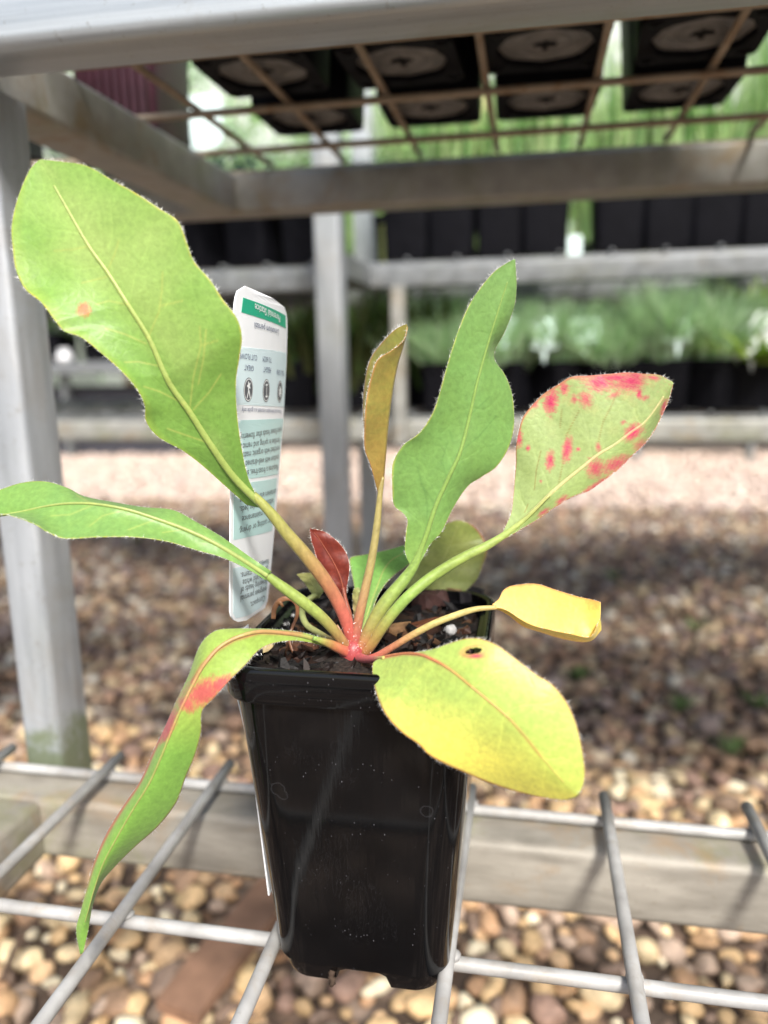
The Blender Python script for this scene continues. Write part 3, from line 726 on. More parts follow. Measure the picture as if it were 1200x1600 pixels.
# 2: the leaf reaching out of the left side
L2 = [(424,893),(385,866),(350,841),(306,815),(271,797),(223,792),(175,784),(131,775),(105,762),(70,752),(35,754),(0,765),(-40,780),(-80,806)]
M2 = [(418,900),(376,873),(332,847),(289,827),(245,811),(197,796),(144,787),(100,787),(66,792),(35,799),(-5,806),(-40,812),(-82,812)]
R2 = [(415,907),(394,893),(350,872),(306,859),(262,846),(210,839),(153,839),(100,841),(74,831),(57,820),(26,808),(0,804),(-40,822),(-80,820)]
V2_ = [[(245,811),(200,828)], [(197,796),(160,806),(140,822)], [(144,787),(120,774)], [(150,787),(110,804),(80,806)], [(289,827),(255,832)]]
def c2(px, py, u, v):
    c = base(px, srgb(124, 176, 88, K)); c = mix(c, srgb(110, 168, 92, K), np.clip(sn(px, py, 6, 4) * 1.5 + .4, 0, 1) * .7)
    c = mix(c, GRN, np.clip((u - .65) * 3, 0, 1) * .8)
    for q in V2_: c = mix(c, srgb(170, 196, 100, K), np.exp(-(seg_dist(px, py, q) / 1.3)**2) * .5)
    return mix(c, EDGEY, np.clip((abs(v) - .965) / .03, 0, 1) * np.clip(.4 + sn(px, py, 12, 78) * 1.5, .1, .7))
lf = leaf(L2, M2, R2, [.1935, .188, .183, .181, .180], [0, .004, .007, .006, 0], [0, -.003, -.008, -.010, -.004], c2, label='long narrow green leaf stretching out of the picture at left', seed=2, nu=180, nv=30, mid=(4.2, 1.2), midcol=srgb(196, 204, 120, .66))
stalk([(350,858),(376,873),(398,886),(420,901),(440,916),(470,938),(500,962),(522,985),(540,1008),(548,1018)], [.1915, .1932, .1950, .197, .200, .2035], [5, 9, 14, 20, 22, 21, 19, 18], [srgb(130,180,80,K), STG, srgb(150,180,70,K), STR], lf, seed=2)
# small folded-under end of that leaf
# 3: the drooping ribbon leaf
L3 = [(523,1006),(480,990),(442,984),(404,982),(366,982),(338,985),(319,999),(307,1020),(295,1054),(276,1094),(257,1137),(238,1177),(219,1220),(190,1263),(167,1301),(148,1344),(136,1386),(126,1424),(119,1453),(125,1491)]
M3 = [(520,1010),(482,996),(450,990),(405,987),(370,996),(342,1012),(318,1040),(300,1072),(284,1105),(268,1142),(252,1182),(233,1224),(206,1268),(182,1310),(161,1350),(147,1390),(136,1430),(126,1465),(127,1491)]
R3 = [(518,1013),(480,1003),(452,1001),(423,1006),(404,1016),(385,1037),(359,1063),(333,1092),(316,1111),(314,1144),(304,1182),(290,1215),(276,1253),(247,1291),(209,1325),(176,1358),(157,1382),(145,1415),(138,1453),(130,1488)]
def c3(px, py, u, v):
    c = base(px, srgb(150, 190, 76, K)); c = mix(c, srgb(124, 186, 70, K), np.clip((py - 1120) / 60, 0, 1))
    c = mix(c, srgb(160, 190, 110, K), np.clip(-v, 0, 1) * .4)
    rd = blob(px, py, [(318, 1082, 30, 17, -25), (342, 1070, 20, 10, -30), (292, 1100, 10, 14, -60), (263, 1135, 7, 24, 25)], 21, .3)
    c = mix(c, srgb(214, 140, 110, .8), np.clip(rd * 2, 0, 1) * .5); c = mix(c, srgb(212, 30, 104, .78), rd * .85)
    c = mix(c, PINK, np.exp(-(seg_dist(px, py, [(470, 990), (405, 988), (366, 999), (338, 1016), (316, 1040), (300, 1066)]) / 3.2)**2) * .75)
    ed = np.clip((-v - .68) / .2, 0, 1) * np.clip((py - 1090) / 40, 0, 1) * np.clip((1420 - py) / 80, 0, 1)
    c = mix(c, PINK, ed * .75)
    c = mix(c, srgb(196, 110, 80, .7), np.clip((v - .955) / .03, 0, 1) * .6)
    return c
leaf(L3, M3, R3, [.2020, .1920, .1830, .1770, .1725, .1700, .1690, .1685, .1680, .1680, .169], [0, .002, .004, .006, .006, .004, .003, .002, 0], [0, -.001, -.001, .001, .005, .007, .006, .003, 0], c3, label='long drooping leaf hanging over the pot rim with red blotches', seed=3, nu=240, nv=30, mid=(4.0, .8), midcol=srgb(200, 176, 110, .62))
stalk([(490,997),(515,1006),(535,1015),(552,1022)], [.196, .2, .203], [9, 18, 22], [srgb(140,190,70,K), srgb(190,120,70,K), srgb(220,74,84,.8)], plant.children[-1], seed=3)

# 4: the large yellow-green leaf in front of the pot
L4 = [(588,1031),(583,1036),(582,1053),(587,1080),(597,1107),(610,1127),(630,1147),(653,1163),(670,1180),(693,1193),(727,1208),(760,1222),(793,1233),(827,1242),(860,1248),(880,1250),(897,1246),(903,1242)]
M4_ = [(592,1029),(612,1024),(640,1021),(660,1024),(687,1036),(710,1051),(733,1070),(760,1092),(793,1120),(820,1149),(846,1182),(875,1216),(903,1242)]
R4 = [(594,1027),(610,1025),(643,1020),(677,1014),(700,1006),(727,998),(750,998),(777,1008),(807,1030),(837,1053),(860,1067),(873,1080),(887,1100),(900,1130),(908,1163),(913,1197),(912,1223),(904,1241)]
V4 = [[(687,1036),(740,1052),(800,1056)], [(710,1051),(770,1080),(840,1094)], [(733,1070),(800,1100),(870,1124)], [(660,1024),(640,1060),(632,1100)], [(687,1036),(680,1090),(690,1140)], [(733,1070),(735,1120),(752,1170)], [(793,1120),(850,1140),(890,1160)]]
def c4(px, py, u, v):
    c = base(px, srgb(172, 206, 100, K + .03)); g = (px - 600) * .35 - (py - 1030) * 1.0
    c = mix(c, srgb(246, 244, 104, .95), np.clip((-v + .10) * 1.1 * np.clip((py - 1070) / 110, 0, 1) + .25 * sn(px, py, 4, 3), 0, 1))  # yellow lower half, with sunlit overexposure also put into the colour
    c = mix(c, srgb(206, 222, 74, .72), np.clip((py - 1120) / 100, 0, 1) * .5)
    for q in V4: c = mix(c, srgb(176, 206, 90, K), np.exp(-(seg_dist(px, py, q) / 1.2)**2) * .35)
    c = mix(c, PINK, np.exp(-(seg_dist(px, py, [(600, 1027), (630, 1021), (660, 1023), (687, 1036), (712, 1052)]) / 2.6)**2) * np.clip((722 - px) / 40, 0, 1) * .9)
    c = mix(c, srgb(214, 150, 80, .7), np.exp(-(seg_dist(px, py, [(712, 1052), (760, 1092), (800, 1128), (845, 1182)]) / 2.0)**2) * .5)
    c = mix(c, srgb(214, 120, 80, .7), np.clip((abs(v) - .96) / .03, 0, 1) * .75)
    x, y = px - 741, py - 1017; e = np.sqrt((x / 16)**2 + ((y + .15 * x) / 7)**2)
    c = mix(c, srgb(226, 180, 110, .7), np.exp(-((e - 1.15) / .35)**2) * .8)
    c = mix(c, RED, np.exp(-(((px - 744) / 13)**2 + ((py - 1025) / 4)**2)) * .9)
    fre = np.clip(sn(px, py, 70, 9) * 3 - 1.0, 0, 1) * np.clip(-v * 1.5, 0, 1); c = mix(c, srgb(190, 130, 80, .6), fre * .35)
    return c
leaf(L4, M4_, R4, [.188, .176, .169, .166, .164, .163], [0, -.001, .001, .005, .005, 0], [0, .001, .004, .004, .002, 0], c4, label='large rounded yellow-green leaf with a small hole in front of the pot', seed=4, nu=260, nv=54, mid=(2.6, .6), midcol=srgb(216, 150, 84, .7), hole=(740, 1017, 14, 5, -8), pw=1.7)
stalk([(600,1028),(588,1030),(572,1030),(556,1026)], [.186, .192, .198, .2035], [8, 12, 16, 20], [srgb(190,190,90,K), PINK, PINK, PINK], plant.children[-1], seed=4)

# 5: the curled yellow leaf at right
L5 = [(770,944),(779,936),(787,922),(800,915),(837,912),(870,922),(903,932),(930,938),(938,941)]
M5 = [(770,948),(784,953),(800,963),(818,977),(842,985),(870,994),(898,1000),(922,1000),(938,985)]
R5 = [(770,950),(783,950),(797,956),(812,966),(834,977),(862,984),(893,990),(922,994),(937,968)]
def c5(px, py, u, v):
    c = base(px, srgb(244, 214, 120, .86)); c = mix(c, srgb(242, 220, 90, .88), np.clip((px - 800) / 120, 0, 1))
    c = mix(c, srgb(222, 226, 90, .75), np.clip((v - .1), 0, 1) * .8 + np.clip((px - 905) / 40, 0, 1) * .3)
    c = mix(c, srgb(238, 190, 110, .75), np.clip((-v - .5) * 2, 0, 1) * .5)
    return mix(c, srgb(226, 150, 90, .75), np.clip((abs(v) - .95) / .03, 0, 1) * .5)
lf = leaf(L5, M5, R5, [.2080, .2060, .2040, .2040, .207], [0, .010, .014, .012, .002], [0, -.007, -.010, -.009, -.001], c5, label='small curled yellow leaf on a thin stalk at right of the pot', seed=5, nu=110, nv=24, mid=None, hairlen=.0006, pw=1.2, hair=.6, ripple=.0009)
stalk([(776,949),(743,952),(710,962),(677,975),(643,993),(610,1013),(585,1027),(566,1030)], [.2075, .2065, .2045, .2035, .203], [8, 12, 13, 13, 15], [srgb(200,180,100,K), srgb(206,196,120,K), srgb(200,190,110,K), srgb(214,140,100,.7), PINK], lf, seed=5)

# 6: red-spotted leaf upper right
L6 = [(783,836),(790,822),(799,800),(802,775),(804,747),(806,722),(806,700),(811,672),(817,652),(830,635),(850,615),(872,601),(892,589),(920,587),(955,584),(980,582),(1005,584),(1030,586),(1050,596)]
M6 = [(785,839),(810,820),(835,797),(860,772),(885,750),(910,730),(935,710),(960,695),(985,676),(1007,660),(1030,630),(1051,597)]
R6 = [(789,842),(817,825),(842,810),(867,792),(892,777),(920,766),(942,751),(967,732),(987,712),(1010,690),(1025,667),(1037,642),(1046,620),(1052,598)]
S6 = [(938,597,22,13,5),(985,595,22,15,-10),(960,590,50,6,0),(860,627,10,17,10),(882,607,6,9,0),(915,624,9,12,0),(897,624,4,6,0),(960,617,11,4,-20),(999,615,4,8,0),(1008,622,6,4,-30),(1000,598,10,5,0),(1020,590,10,4,10),(886,702,7,16,10),(860,720,6,13,5),(935,699,4,8,0),(811,685,5,13,0),
      (990,675,15,9,-35),(931,732,11,14,10),(962,726,20,10,-30),(1000,695,11,8,-45),(930,760,24,5,-35),(878,781,11,4,-35),(850,800,10,3,-35),(1037,637,4,14,15),(836,632,6,5,0),(903,702,3,3,0),(974,660,5,3,-40),(825,700,3,4,0),(845,752,2,2,0)]
V6 = [[(873,757),(880,720),(885,680),(893,664),(905,642)], [(935,690),(942,660),(955,635),(965,612)], [(835,765),(838,735),(845,705)], [(875,668),(878,640)], [(820,800),(825,788)]]
def c6(px, py, u, v):
    c = base(px, srgb(150, 180, 112, K)); c = mix(c, srgb(160, 192, 132, K), np.clip(sn(px, py, 7, 6) + .4, 0, 1) * .7)
    c = mix(c, srgb(150, 180, 96, K), np.clip((v - .1), 0, 1) * .5)
    c = mix(c, srgb(184, 184, 122, K), np.clip(sn(px, py, 9, 31) * 2 - .1, 0, 1) * np.clip((700 - py) / 100, 0, 1) * .6)
    for q in V6: c = mix(c, srgb(140, 128, 64, K), np.exp(-(seg_dist(px, py, q) / .9)**2) * .75)
    bl = blob(px, py, S6, 61, .5)
    fz = np.clip((640 - py) / 55, 0, 1) * np.clip(vnoise(px * 30 / 6000, py * 30 / 6000, 88, 12) * 3.5 - .15, 0, 1); c = mix(c, srgb(210, 80, 120, .8), fz * .5)
    c = mix(c, srgb(214, 120, 120, .8), np.clip(bl * 2.2, 0, 1) * .55); c = mix(c, RED, np.clip(bl * 1.25, 0, 1) * .95); c = mix(c, srgb(176, 8, 80, .62), np.clip(bl - .8, 0, 1) * 3 * .6)
    c = mix(c, srgb(214, 110, 100, .7), np.clip((abs(v) - .965) / .02, 0, 1) * .7)
    return c
lf = leaf(L6, M6, R6, [.2140, .2165, .2185, .2200, .221], [0, .003, .004, .003, 0], [0, -.005, -.008, -.006, 0], c6, label='pale green leaf with bright red spots on the right', seed=6, nu=220, nv=54, mid=(4.2, 1.4), midcol=srgb(226, 214, 164, .72))
stalk([(860,772),(835,797),(812,818),(785,838),(760,853),(730,868),(700,885),(670,905),(640,930),(615,957),(595,984),(578,1010),(566,1022)], [.2160, .2152, .214, .2120, .2095, .206, .204, .2035], [4, 7, 12, 17, 19, 20, 20, 20, 20], [srgb(190,200,120,K), srgb(160,196,92,K), STG, srgb(140,190,70,K), srgb(196,120,70,.7)], lf, seed=6)

# 7: the upright green leaf right of centre
L7 = [(640,882),(633,862),(635,828),(637,813),(630,802),(616,790),(613,764),(613,729),(618,714),(631,695),(654,678),(670,657),(681,634),(692,596),(704,554),(715,520),(731,481),(750,451),(773,424),(792,411),(803,405)]
M7 = [(647,884),(666,836),(681,790),(700,748),(719,706),(734,649),(746,596),(761,542),(776,493),(792,443),(804,405)]
R7 = [(655,882),(672,851),(689,832),(708,794),(731,760),(753,745),(776,729),(795,699),(803,668),(803,638),(799,611),(788,584),(773,562),(774,546),(788,520),(803,481),(807,451),(806,420),(805,406)]
V7 = [[(681,790),(660,760),(652,730)], [(700,748),(690,720),(700,690)], [(719,706),(750,680),(775,650)], [(666,836),(668,790),(662,760)], [(734,649),(765,620)], [(708,690),(702,672)]]
def c7(px, py, u, v):
    c = base(px, MIDG); c = mix(c, srgb(112, 172, 90, K), np.clip(sn(px, py, 5, 12) + .35, 0, 1) * .7)
    c = mix(c, srgb(128, 180, 110, K), np.clip((560 - py) / 150, 0, 1) * .5)
    for q in V7: c = mix(c, srgb(70, 130, 60, K), np.exp(-(seg_dist(px, py, q) / 1.3)**2) * .35)
    c = mix(c, srgb(140, 186, 84, K), np.clip((py - 800) / 80, 0, 1) * .6)
    return mix(c, srgb(186, 200, 84, K), np.clip((abs(v) - .96) / .03, 0, 1) * np.clip(.55 + sn(px, py, 12, 79) * 1.5, .2, .8))
lf = leaf(L7, M7, R7, [.2100, .2120, .2140, .2150, .215], [0, -.004, -.006, -.004, 0], [0, .004, .009, .006, 0], c7, label='upright fresh green leaf with a wavy edge right of centre', seed=7, nu=260, nv=50, mid=(4.6, 1.0), midcol=srgb(156, 196, 84, .62), ripple=.0008)
stalk([(673,812),(664,840),(656,862),(647,884),(630,908),(610,932),(592,957),(578,983),(566,1008),(560,1022)], [.2112, .2106, .2095, .207, .205, .2035], [5, 9, 15, 22, 25, 26, 24, 22], [srgb(150,186,80,K), srgb(132,180,72,K), srgb(134,178,70,K), srgb(142,174,70,K), srgb(160,156,74,K), srgb(206,96,86,.8)], lf, seed=7)

# 8: the rolled bronze leaf in the middle
M8 = [(596,772),(601,714),(605,665),(612,611),(620,569),(630,536),(636,508)]
R8 = [(591,772),(578,725),(570,703),(569,672),(572,626),(580,588),(590,562),(609,549),(624,538),(632,528),(636,510)]
L8 = [(593,772),(581,725),(572,690),(567,649),(569,603),(578,562),(597,535),(616,516),(630,508),(635,507)]
def c8(px, py, u, v):
    c = base(px, OLV); c = mix(c, ORG, .6 * np.clip(u * 0 + .5 + sn(px, py, 5, 14) - (v < 0) * .3, 0, 1))
    c = mix(c, srgb(176, 130, 74, K), np.clip((py - 640) / 120, 0, 1) * .5)
    return mix(c, srgb(206, 150, 90, .7), np.clip((abs(v) - .93) / .05, 0, 1) * .7)
lf = leaf(L8, M8, R8, [.2125, .2130, .2135, .214], [0, .007, .009, .006, 0], [0, -.005, -.008, -.006, 0], c8, label='narrow rolled bronze-green young leaf standing in the middle', seed=8, nu=140, nv=24, mid=(1.6, .6), midcol=srgb(196, 170, 100, .6), hair=1.6, pw=1.1)
stalk([(598,745),(594,772),(588,828),(580,878),(570,924),(560,970),(553,1014)], [.2126, .2105, .208, .205, .2035], [7, 13, 15, 17, 19], [srgb(170,160,92,K), srgb(166,160,92,K), srgb(166,156,90,K), srgb(184,140,96,.8), PINK], lf, seed=8)

# 9: the small dark red leaf
L9 = [(534,930),(521,921),(508,900),(498,880),(492,862),(487,845),(484,827)]
M9 = [(539,930),(534,910),(529,895),(518,873),(507,855),(496,838),(484,826)]
R9 = [(541,930),(543,912),(546,890),(544,872),(536,856),(524,843),(507,831),(485,826)]
def c9(px, py, u, v):
    c = base(px, WINE); c = mix(c, srgb(160, 64, 44, .7), np.clip(sn(px, py, 9, 15) + .4, 0, 1) * .8)
    return mix(c, srgb(190, 120, 110, .7), np.clip((abs(v) - .93) / .05, 0, 1) * .7)
lf = leaf(L9, M9, R9, [.2085, .2090, .2090, .2085], [0, -.002, -.003, 0], [0, .001, .001, 0], c9, label='small dark red young leaf in the heart of the plant', seed=9, nu=80, nv=20, mid=(1.8, .6), midcol=srgb(176, 96, 70, .66), hair=1.6, th=.0005)
stalk([(536,918),(540,938),(546,962),(549,990),(551,1014)], [.2086, .2068, .205, .204], [6, 9, 13, 14], [srgb(160,80,60,.7), srgb(180,90,66,.7), STR, PINK], lf, seed=9)

# 10: green leaf behind, 11: olive leaf behind the rim, 12: pale small leaf at back left, 13: stub
def c10(px, py, u, v):
    c = base(px, srgb(110, 174, 80, K)); c = mix(c, srgb(150, 196, 110, K), np.clip((py - 890) / 60, 0, 1) * .7)
    return mix(c, srgb(180, 150, 90, K), np.clip((abs(v) - .95) / .03, 0, 1) * .5)
lf = leaf([(558,990),(556,950),(554,921),(549,893),(547,872),(566,867),(610,858),(650,845)], [(566,985),(577,950),(590,915),(600,890),(612,875),(630,864),(652,846)], [(574,985),(587,938),(600,915),(616,898),(634,885),(652,868),(656,848)],
          [.208, .216, .226, .236, .242], [0, .002, .002, 0], [0, -.002, -.002, 0], c10, label='green leaf bending backward behind the leaf stalks', seed=10, nu=90, nv=20, mid=(2.2, .8), hairlen=.0006)
def c11(px, py, u, v):
    c = base(px, srgb(146, 164, 84, K)); c = mix(c, srgb(120, 150, 70, K), np.clip(sn(px, py, 6, 18) + .3, 0, 1) * .6)
    return mix(c, srgb(196, 90, 90, .7), np.clip((abs(v) - .93) / .05, 0, 1) * np.clip((900 - py) / 60, 0, 1) * .8)
lf11 = leaf([(625,925),(640,895),(655,862),(672,836),(692,820),(712,813)], [(660,925),(676,900),(695,868),(708,840),(718,814)], [(725,925),(745,905),(754,884),(761,864),(758,846),(748,830),(734,818),(719,813)],
            [.2660, .2690, .2710, .272], [0, .002, .002, 0], [0, .002, .003, 0], c11, label='rounded olive leaf with pink edge behind the pot rim', seed=11, nu=100, nv=24, mid=(1.6, .6), hairlen=.0007)
stalk([(668,912),(640,925),(600,955),(575,985),(560,1012)], [.2662, .262, .245, .222, .2045], [8, 9, 10, 12, 14], [srgb(150,160,84,K), srgb(160,160,90,K), srgb(200,110,90,.7), PINK], lf11, seed=11)
lf = leaf([(492,936),(482,920),(471,906),(463,897)], [(495,935),(492,920),(484,907),(470,896)], [(499,934),(508,918),(504,905),(490,896),(472,895)], [.222, .224, .227], [0, .001, 0], [0, .001, 0],
          lambda px, py, u, v: mix(base(px, srgb(140, 160, 96, K)), srgb(150, 140, 90, K), np.clip(u, 0, 1) * .5), label='small pale leaf at the back left of the soil', seed=12, nu=40, nv=10, mid=(1.2, .5), hair=.5, hairlen=.0005)
stalk([(496,930),(486,934),(476,943),(472,958),(479,976),(496,988),(520,1003),(540,1015)], [.2222, .219, .214, .210, .206, .204], [9, 12, 12, 12, 13, 14], [srgb(150,170,100,K), srgb(150,170,104,K), srgb(160,170,100,K), srgb(200,120,90,.7)], lf, seed=12)
leaf([(553,968),(551,945),(551,925),(554,919)], [(556,970),(557,945),(557,918)], [(560,968),(565,945),(565,925),(561,919)], [.2095, .210, .2105], [0, .001, 0], [0, .001, 0],
     lambda px, py, u, v: mix(base(px, srgb(190, 160, 120, K)), srgb(160, 180, 110, K), np.clip(u, 0, 1)), label='short pale sheath between the stalks', seed=13, nu=40, nv=8, mid=None, hair=.8, hairlen=.0005)
# dried curled stalk
dr = stalk([(427,967),(429,950),(437,939),(447,935),(457,937),(464,946),(464,962),(457,980),(452,998),(455,1012),(460,1024)], [.205, .206, .207, .207, .205, .203], [9, 10, 8, 6, 5, 4], [srgb(150,104,66,.7), srgb(160,106,70,.7), srgb(140,90,60,.7)], plant, name='dried_leaf', flat=.35, seed=20)
dr['label'] = 'shrivelled brown dead leaf curling over the soil'
V_, F_ = tube_geo(interp_curve([P(430, 946, .206), P(437, 941, .2055), P(442, 948, .2055)], 8), np.linspace(.0008, .0004, 8), 6, flat=.4)
mesh_obj('dried_leaf_lobe', V_, F_, STALK, dr, True, np.broadcast_to(srgb(150, 104, 66, .7), (len(V_), 3)))
# crown: swollen red heart where the stalks meet
cv = ICO2[0].copy(); cc0 = P(551, 1018, .2035)
cv = cv * np.array([.0046, .0040, .0064]) * (1 + .10 * rng.normal(size=(len(cv), 1))) + cc0 + np.array([0, .0008, -.0022])
mesh_obj('crown', cv, ICO2[1], STALK, plant, True, np.broadcast_to(srgb(198, 84, 84, .62), (len(cv), 3)))
for (p0, p1, p2_, w0, dd) in [((536, 1018), (536, 1000), (527, 976), 9, .2030), ((562, 1020), (570, 1002), (583, 984), 9, .2036)]:
    stalk([p0, p1, p2_], [dd, dd, dd + .0012], [w0 * 1.5, w0 * 1.25, w0 * .2], [srgb(206,84,88,.8), srgb(210,104,98,.8), srgb(190,150,110,.8)], plant, name='leaf_sheath', n=16, flat=.4, seed=int(w0 + p0[0]))
Vh = []; Fh = []
for k in range(80):                                     # pale down on the heart
    b = P(rng.normal(552, 13), rng.normal(1003, 14), .2012 + rng.uniform(-.001, .001)); d = rng.normal(size=3) * .0004
    i = len(Vh); a = rng.normal(size=3) * .00005; Vh += [b + a, b - a, b + d]; Fh.append((i, i+1, i+2))
hh = mesh_obj('crown_down', np.array(Vh), Fh, HAIR, plant, False); hh['kind'] = 'stuff'

# ------------------------------------------------------------------ plant label
TA, TB = -.0832, .07
def on_tag(px, py, lift=0.0):
    """point of the label card seen at this photo pixel: (depth, height) on the leaning card"""
    d = rayw(px, py); k = (TA + TB * .0715) / (d[..., 0] - TB * d[..., 2])
    return d[..., 1] * k, d[..., 2] * k
def card3(Y, Zr, lift=0.0):
    Y = np.asarray(Y, float); Zr = np.asarray(Zr, float)
    x = TA + TB * (Zr + .0715) + .0010 * (1 - ((Y - .218) / .022) ** 2) + lift
    return np.stack([x, Y, Zr + CAMZ], -1)
card = thing('plant_label', (TA, .215, CAMZ - .0815), 'white and pale green printed plant label standing upside down in the pot', 'label')
outl = [(380,447),(373,449),(368,457),(365,480),(364,520),(362,600),(361,700),(360,800),(359,900),(359,958),(361,966),(366,971),(373,972),(385,968),(400,958),(410,950),(415,940),(418,915),(425,850),(437,740),(446,650),(452,570),(454,515),(453,497),(449,483),(441,474),(425,467),(405,458)]
oy, oz = on_tag(np.array([p[0] for p in outl], float), np.array([p[1] for p in outl], float))
def plate(ys, zs, lift, thick):
    """fan-free strip mesh: fine horizontal strips between near and far outline so the card can bow"""
    pts = list(zip(ys, zs)); zt, zb = max(zs), min(zs); n = 60; rows = []
    for z_ in np.linspace(zt - 1e-6, zb + 1e-6, n):
        xs = []
        for i in range(len(pts)):
            (y0, z0), (y1, z1) = pts[i], pts[(i + 1) % len(pts)]
            if (z0 - z_) * (z1 - z_) < 0: xs.append(y0 + (y1 - y0) * (z_ - z0) / (z1 - z0))
        if len(xs) >= 2: rows.append((min(xs), max(xs), z_))
    m = 8; V_ = []
    for l_ in (lift, lift - thick):
        for a, b, z_ in rows: V_ += list(card3(np.linspace(a, b, m), np.full(m, z_), l_))
    nr = len(rows); F_ = []
    for s in range(2):
        o_ = s * nr * m
        for i in range(nr - 1):
            for j in range(m - 1):
                q = (o_ + i*m + j, o_ + i*m + j + 1, o_ + (i+1)*m + j + 1, o_ + (i+1)*m + j); F_.append(q if s == 0 else q[::-1])
    loop = [j for j in range(m)] + [i*m + m - 1 for i in range(1, nr)] + [(nr-1)*m + j for j in range(m-2, -1, -1)] + [i*m for i in range(nr-2, 0, -1)]
    for a, b in zip(loop, loop[1:] + loop[:1]): F_.append((a, b, b + nr*m, a + nr*m))
    return np.array(V_), F_
CARDM = mat_plain('label_card', (.90, .92, .94), .45, .4, .01)
def print_mat(name, c, rough=.35): return mat_plain(name, tuple(c), rough, .5, .02, 60)
V_, F_ = plate(oy, oz, 0, .0004); mesh_obj('card', V_, F_, CARDM, card, False)
def band(name, corners, mat, lift=.00006):
    y_, z_ = on_tag(np.array([c[0] for c in corners], float), np.array([c[1] for c in corners], float))
    V_, F_ = plate(list(y_), list(z_), lift, .00005); return mesh_obj(name, V_, F_, mat, card, False)
M_GREEN = print_mat('print_green', srgb(22, 172, 134)); M_PALE = print_mat('print_pale_aqua', srgb(222, 242, 246, .95)); M_TEAL = print_mat('print_aqua', srgb(196, 232, 230, .95)); M_INK = print_mat('print_ink', (.085, .095, .11))
M_INKB = print_mat('print_grey_blue', srgb(90, 100, 130))
bg = band('title_band', [(376.5, 465), (448.5, 493), (449.5, 513), (374, 488)], M_GREEN)
band('print_panel', [(366.5, 541), (451, 551), (447, 636), (365, 632)], M_PALE)
band('print_panel', [(365, 657), (445, 654), (433.5, 741), (364, 751)], M_TEAL)
band('print_panel', [(363.5, 757), (432, 747), (422.5, 829), (363, 844)], M_TEAL)
band('print_panel', [(362.5, 888), (417, 874), (412, 938), (401, 950), (384, 961), (366, 966), (362.5, 958)], M_PALE)
def text_line(s, right, left, hpx, mat, lift=.00014, bold=0.0):
    cu = bpy.data.curves.new('txt', 'FONT'); cu.body = s; cu.size = 1.0; cu.resolution_u = 2; cu.offset = bold
    ob = bpy.data.objects.new('txt', cu); C.objects.link(ob)
    bpy.context.view_layer.update()
    me = ob.evaluated_get(bpy.context.evaluated_depsgraph_get()).to_mesh()
    v = np.array([x.co for x in me.vertices]); f = [tuple(p.vertices) for p in me.polygons]
    bpy.data.objects.remove(ob); bpy.data.curves.remove(cu)
    if len(v) == 0: return
    x0, x1 = v[:, 0].min(), v[:, 0].max()
    (y0, z0), (y1, z1) = on_tag(np.array(right, float)[0], np.array(right, float)[1]), on_tag(np.array(left, float)[0], np.array(left, float)[1])
    _, za = on_tag(np.array(right[0], float), np.array(right[1] + hpx, float)); hz = abs(z0 - za)
    t = (v[:, 0] - x0) / (x1 - x0); Yv = y0 + (y1 - y0) * t; Zv = z0 + (z1 - z0) * t - (v[:, 1] - .35) / .70 * hz
    mesh_obj('printed_text', card3(Yv, Zv, lift), f, mat, card, False)
W_T = print_mat('print_white', (.85, .88, .88))
text_line('Perennial Statice', (436, 499), (392.5, 480), 10.5, W_T, bold=.012)
text_line('Limonium perezii', (433, 520), (392, 509), 9.5, M_INKB)
text_line('GREAT', (391, 576), (377.5, 574), 8.5, M_INKB); text_line('CUT FLOWER', (396, 559.5), (368, 555), 8.5, M_INKB)
text_line('HEIGHT', (418.8, 579), (406, 577), 8.5, M_INKB); text_line('TO 60CM', (419.8, 563), (405, 561), 8.5, M_INKB)
text_line('FULL SUN', (445.5, 584), (430, 581.5), 8, M_INKB)
text_line('Picture and information intended as a guide only', (440, 644), (374, 641), 6.5, M_INKB)
for s, r_, l_ in [('spent flower heads after flowering.', (441, 672), (370, 684)), ('Fertilise in spring and remove', (437, 688), (369, 699)), ('enriched with organic matter.', (436, 701), (369, 713)), ('position with well-drained soil', (435, 715), (369, 727)), ('Requires a frost-free, sunny', (433, 730), (369, 742)),
                  ('containers and coastal sites.', (430, 768), (370, 783)), ('addition to garden beds,', (424, 783), (371, 797)), ('A low maintenance', (421, 798), (374, 812)), ('for cutting or drying.', (421, 813), (370, 831)),
                  ('flowers on', (416, 877), (392, 884)), ('tall sturdy stems.', (415, 888), (372, 900)), ('purple and white', (414, 897), (375, 911)), ('flowering heads of', (412.5, 908), (372, 923)), ('evergreen perennial', (412, 920), (372, 936)), ('Compact,', (409, 934), (386, 946))]:
    text_line(s, r_, l_, 9, M_INK)
def disc(cx, cy, ry, mat, lift, pts=None, name='icon'):
    yc, zc = on_tag(np.array(cx, float), np.array(cy, float)); _, ze = on_tag(np.array(cx, float), np.array(cy - ry, float)); R_ = float(ze - zc)
    if pts is None: pts = [(math.cos(a), math.sin(a)) for a in np.linspace(0, 2*np.pi, 32, endpoint=False)]
    v = card3(np.array([yc - p[0] * R_ for p in pts]), np.array([zc - p[1] * R_ for p in pts]), lift)
    return mesh_obj(name, v, [tuple(range(len(pts)))], mat, card, False)
star = [(math.cos(a) * (.62 if k % 2 else .36), math.sin(a) * (.62 if k % 2 else .36)) for k, a in enumerate(np.linspace(0, 2*np.pi, 16, endpoint=False))]
arrow = [(-.06, -.45), (-.28, -.40), (-.28, -.58), (.28, -.58), (.28, -.40), (.06, -.45), (.06, .45), (.28, .40), (.28, .58), (-.28, .58), (-.28, .40), (-.06, .45)]
flower = [(.0 + (.30 + .10 * math.cos(5*a)) * math.cos(a), -.32 + (.30 + .10 * math.cos(5*a)) * math.sin(a)) for a in np.linspace(0, 2*np.pi, 40, endpoint=False)]
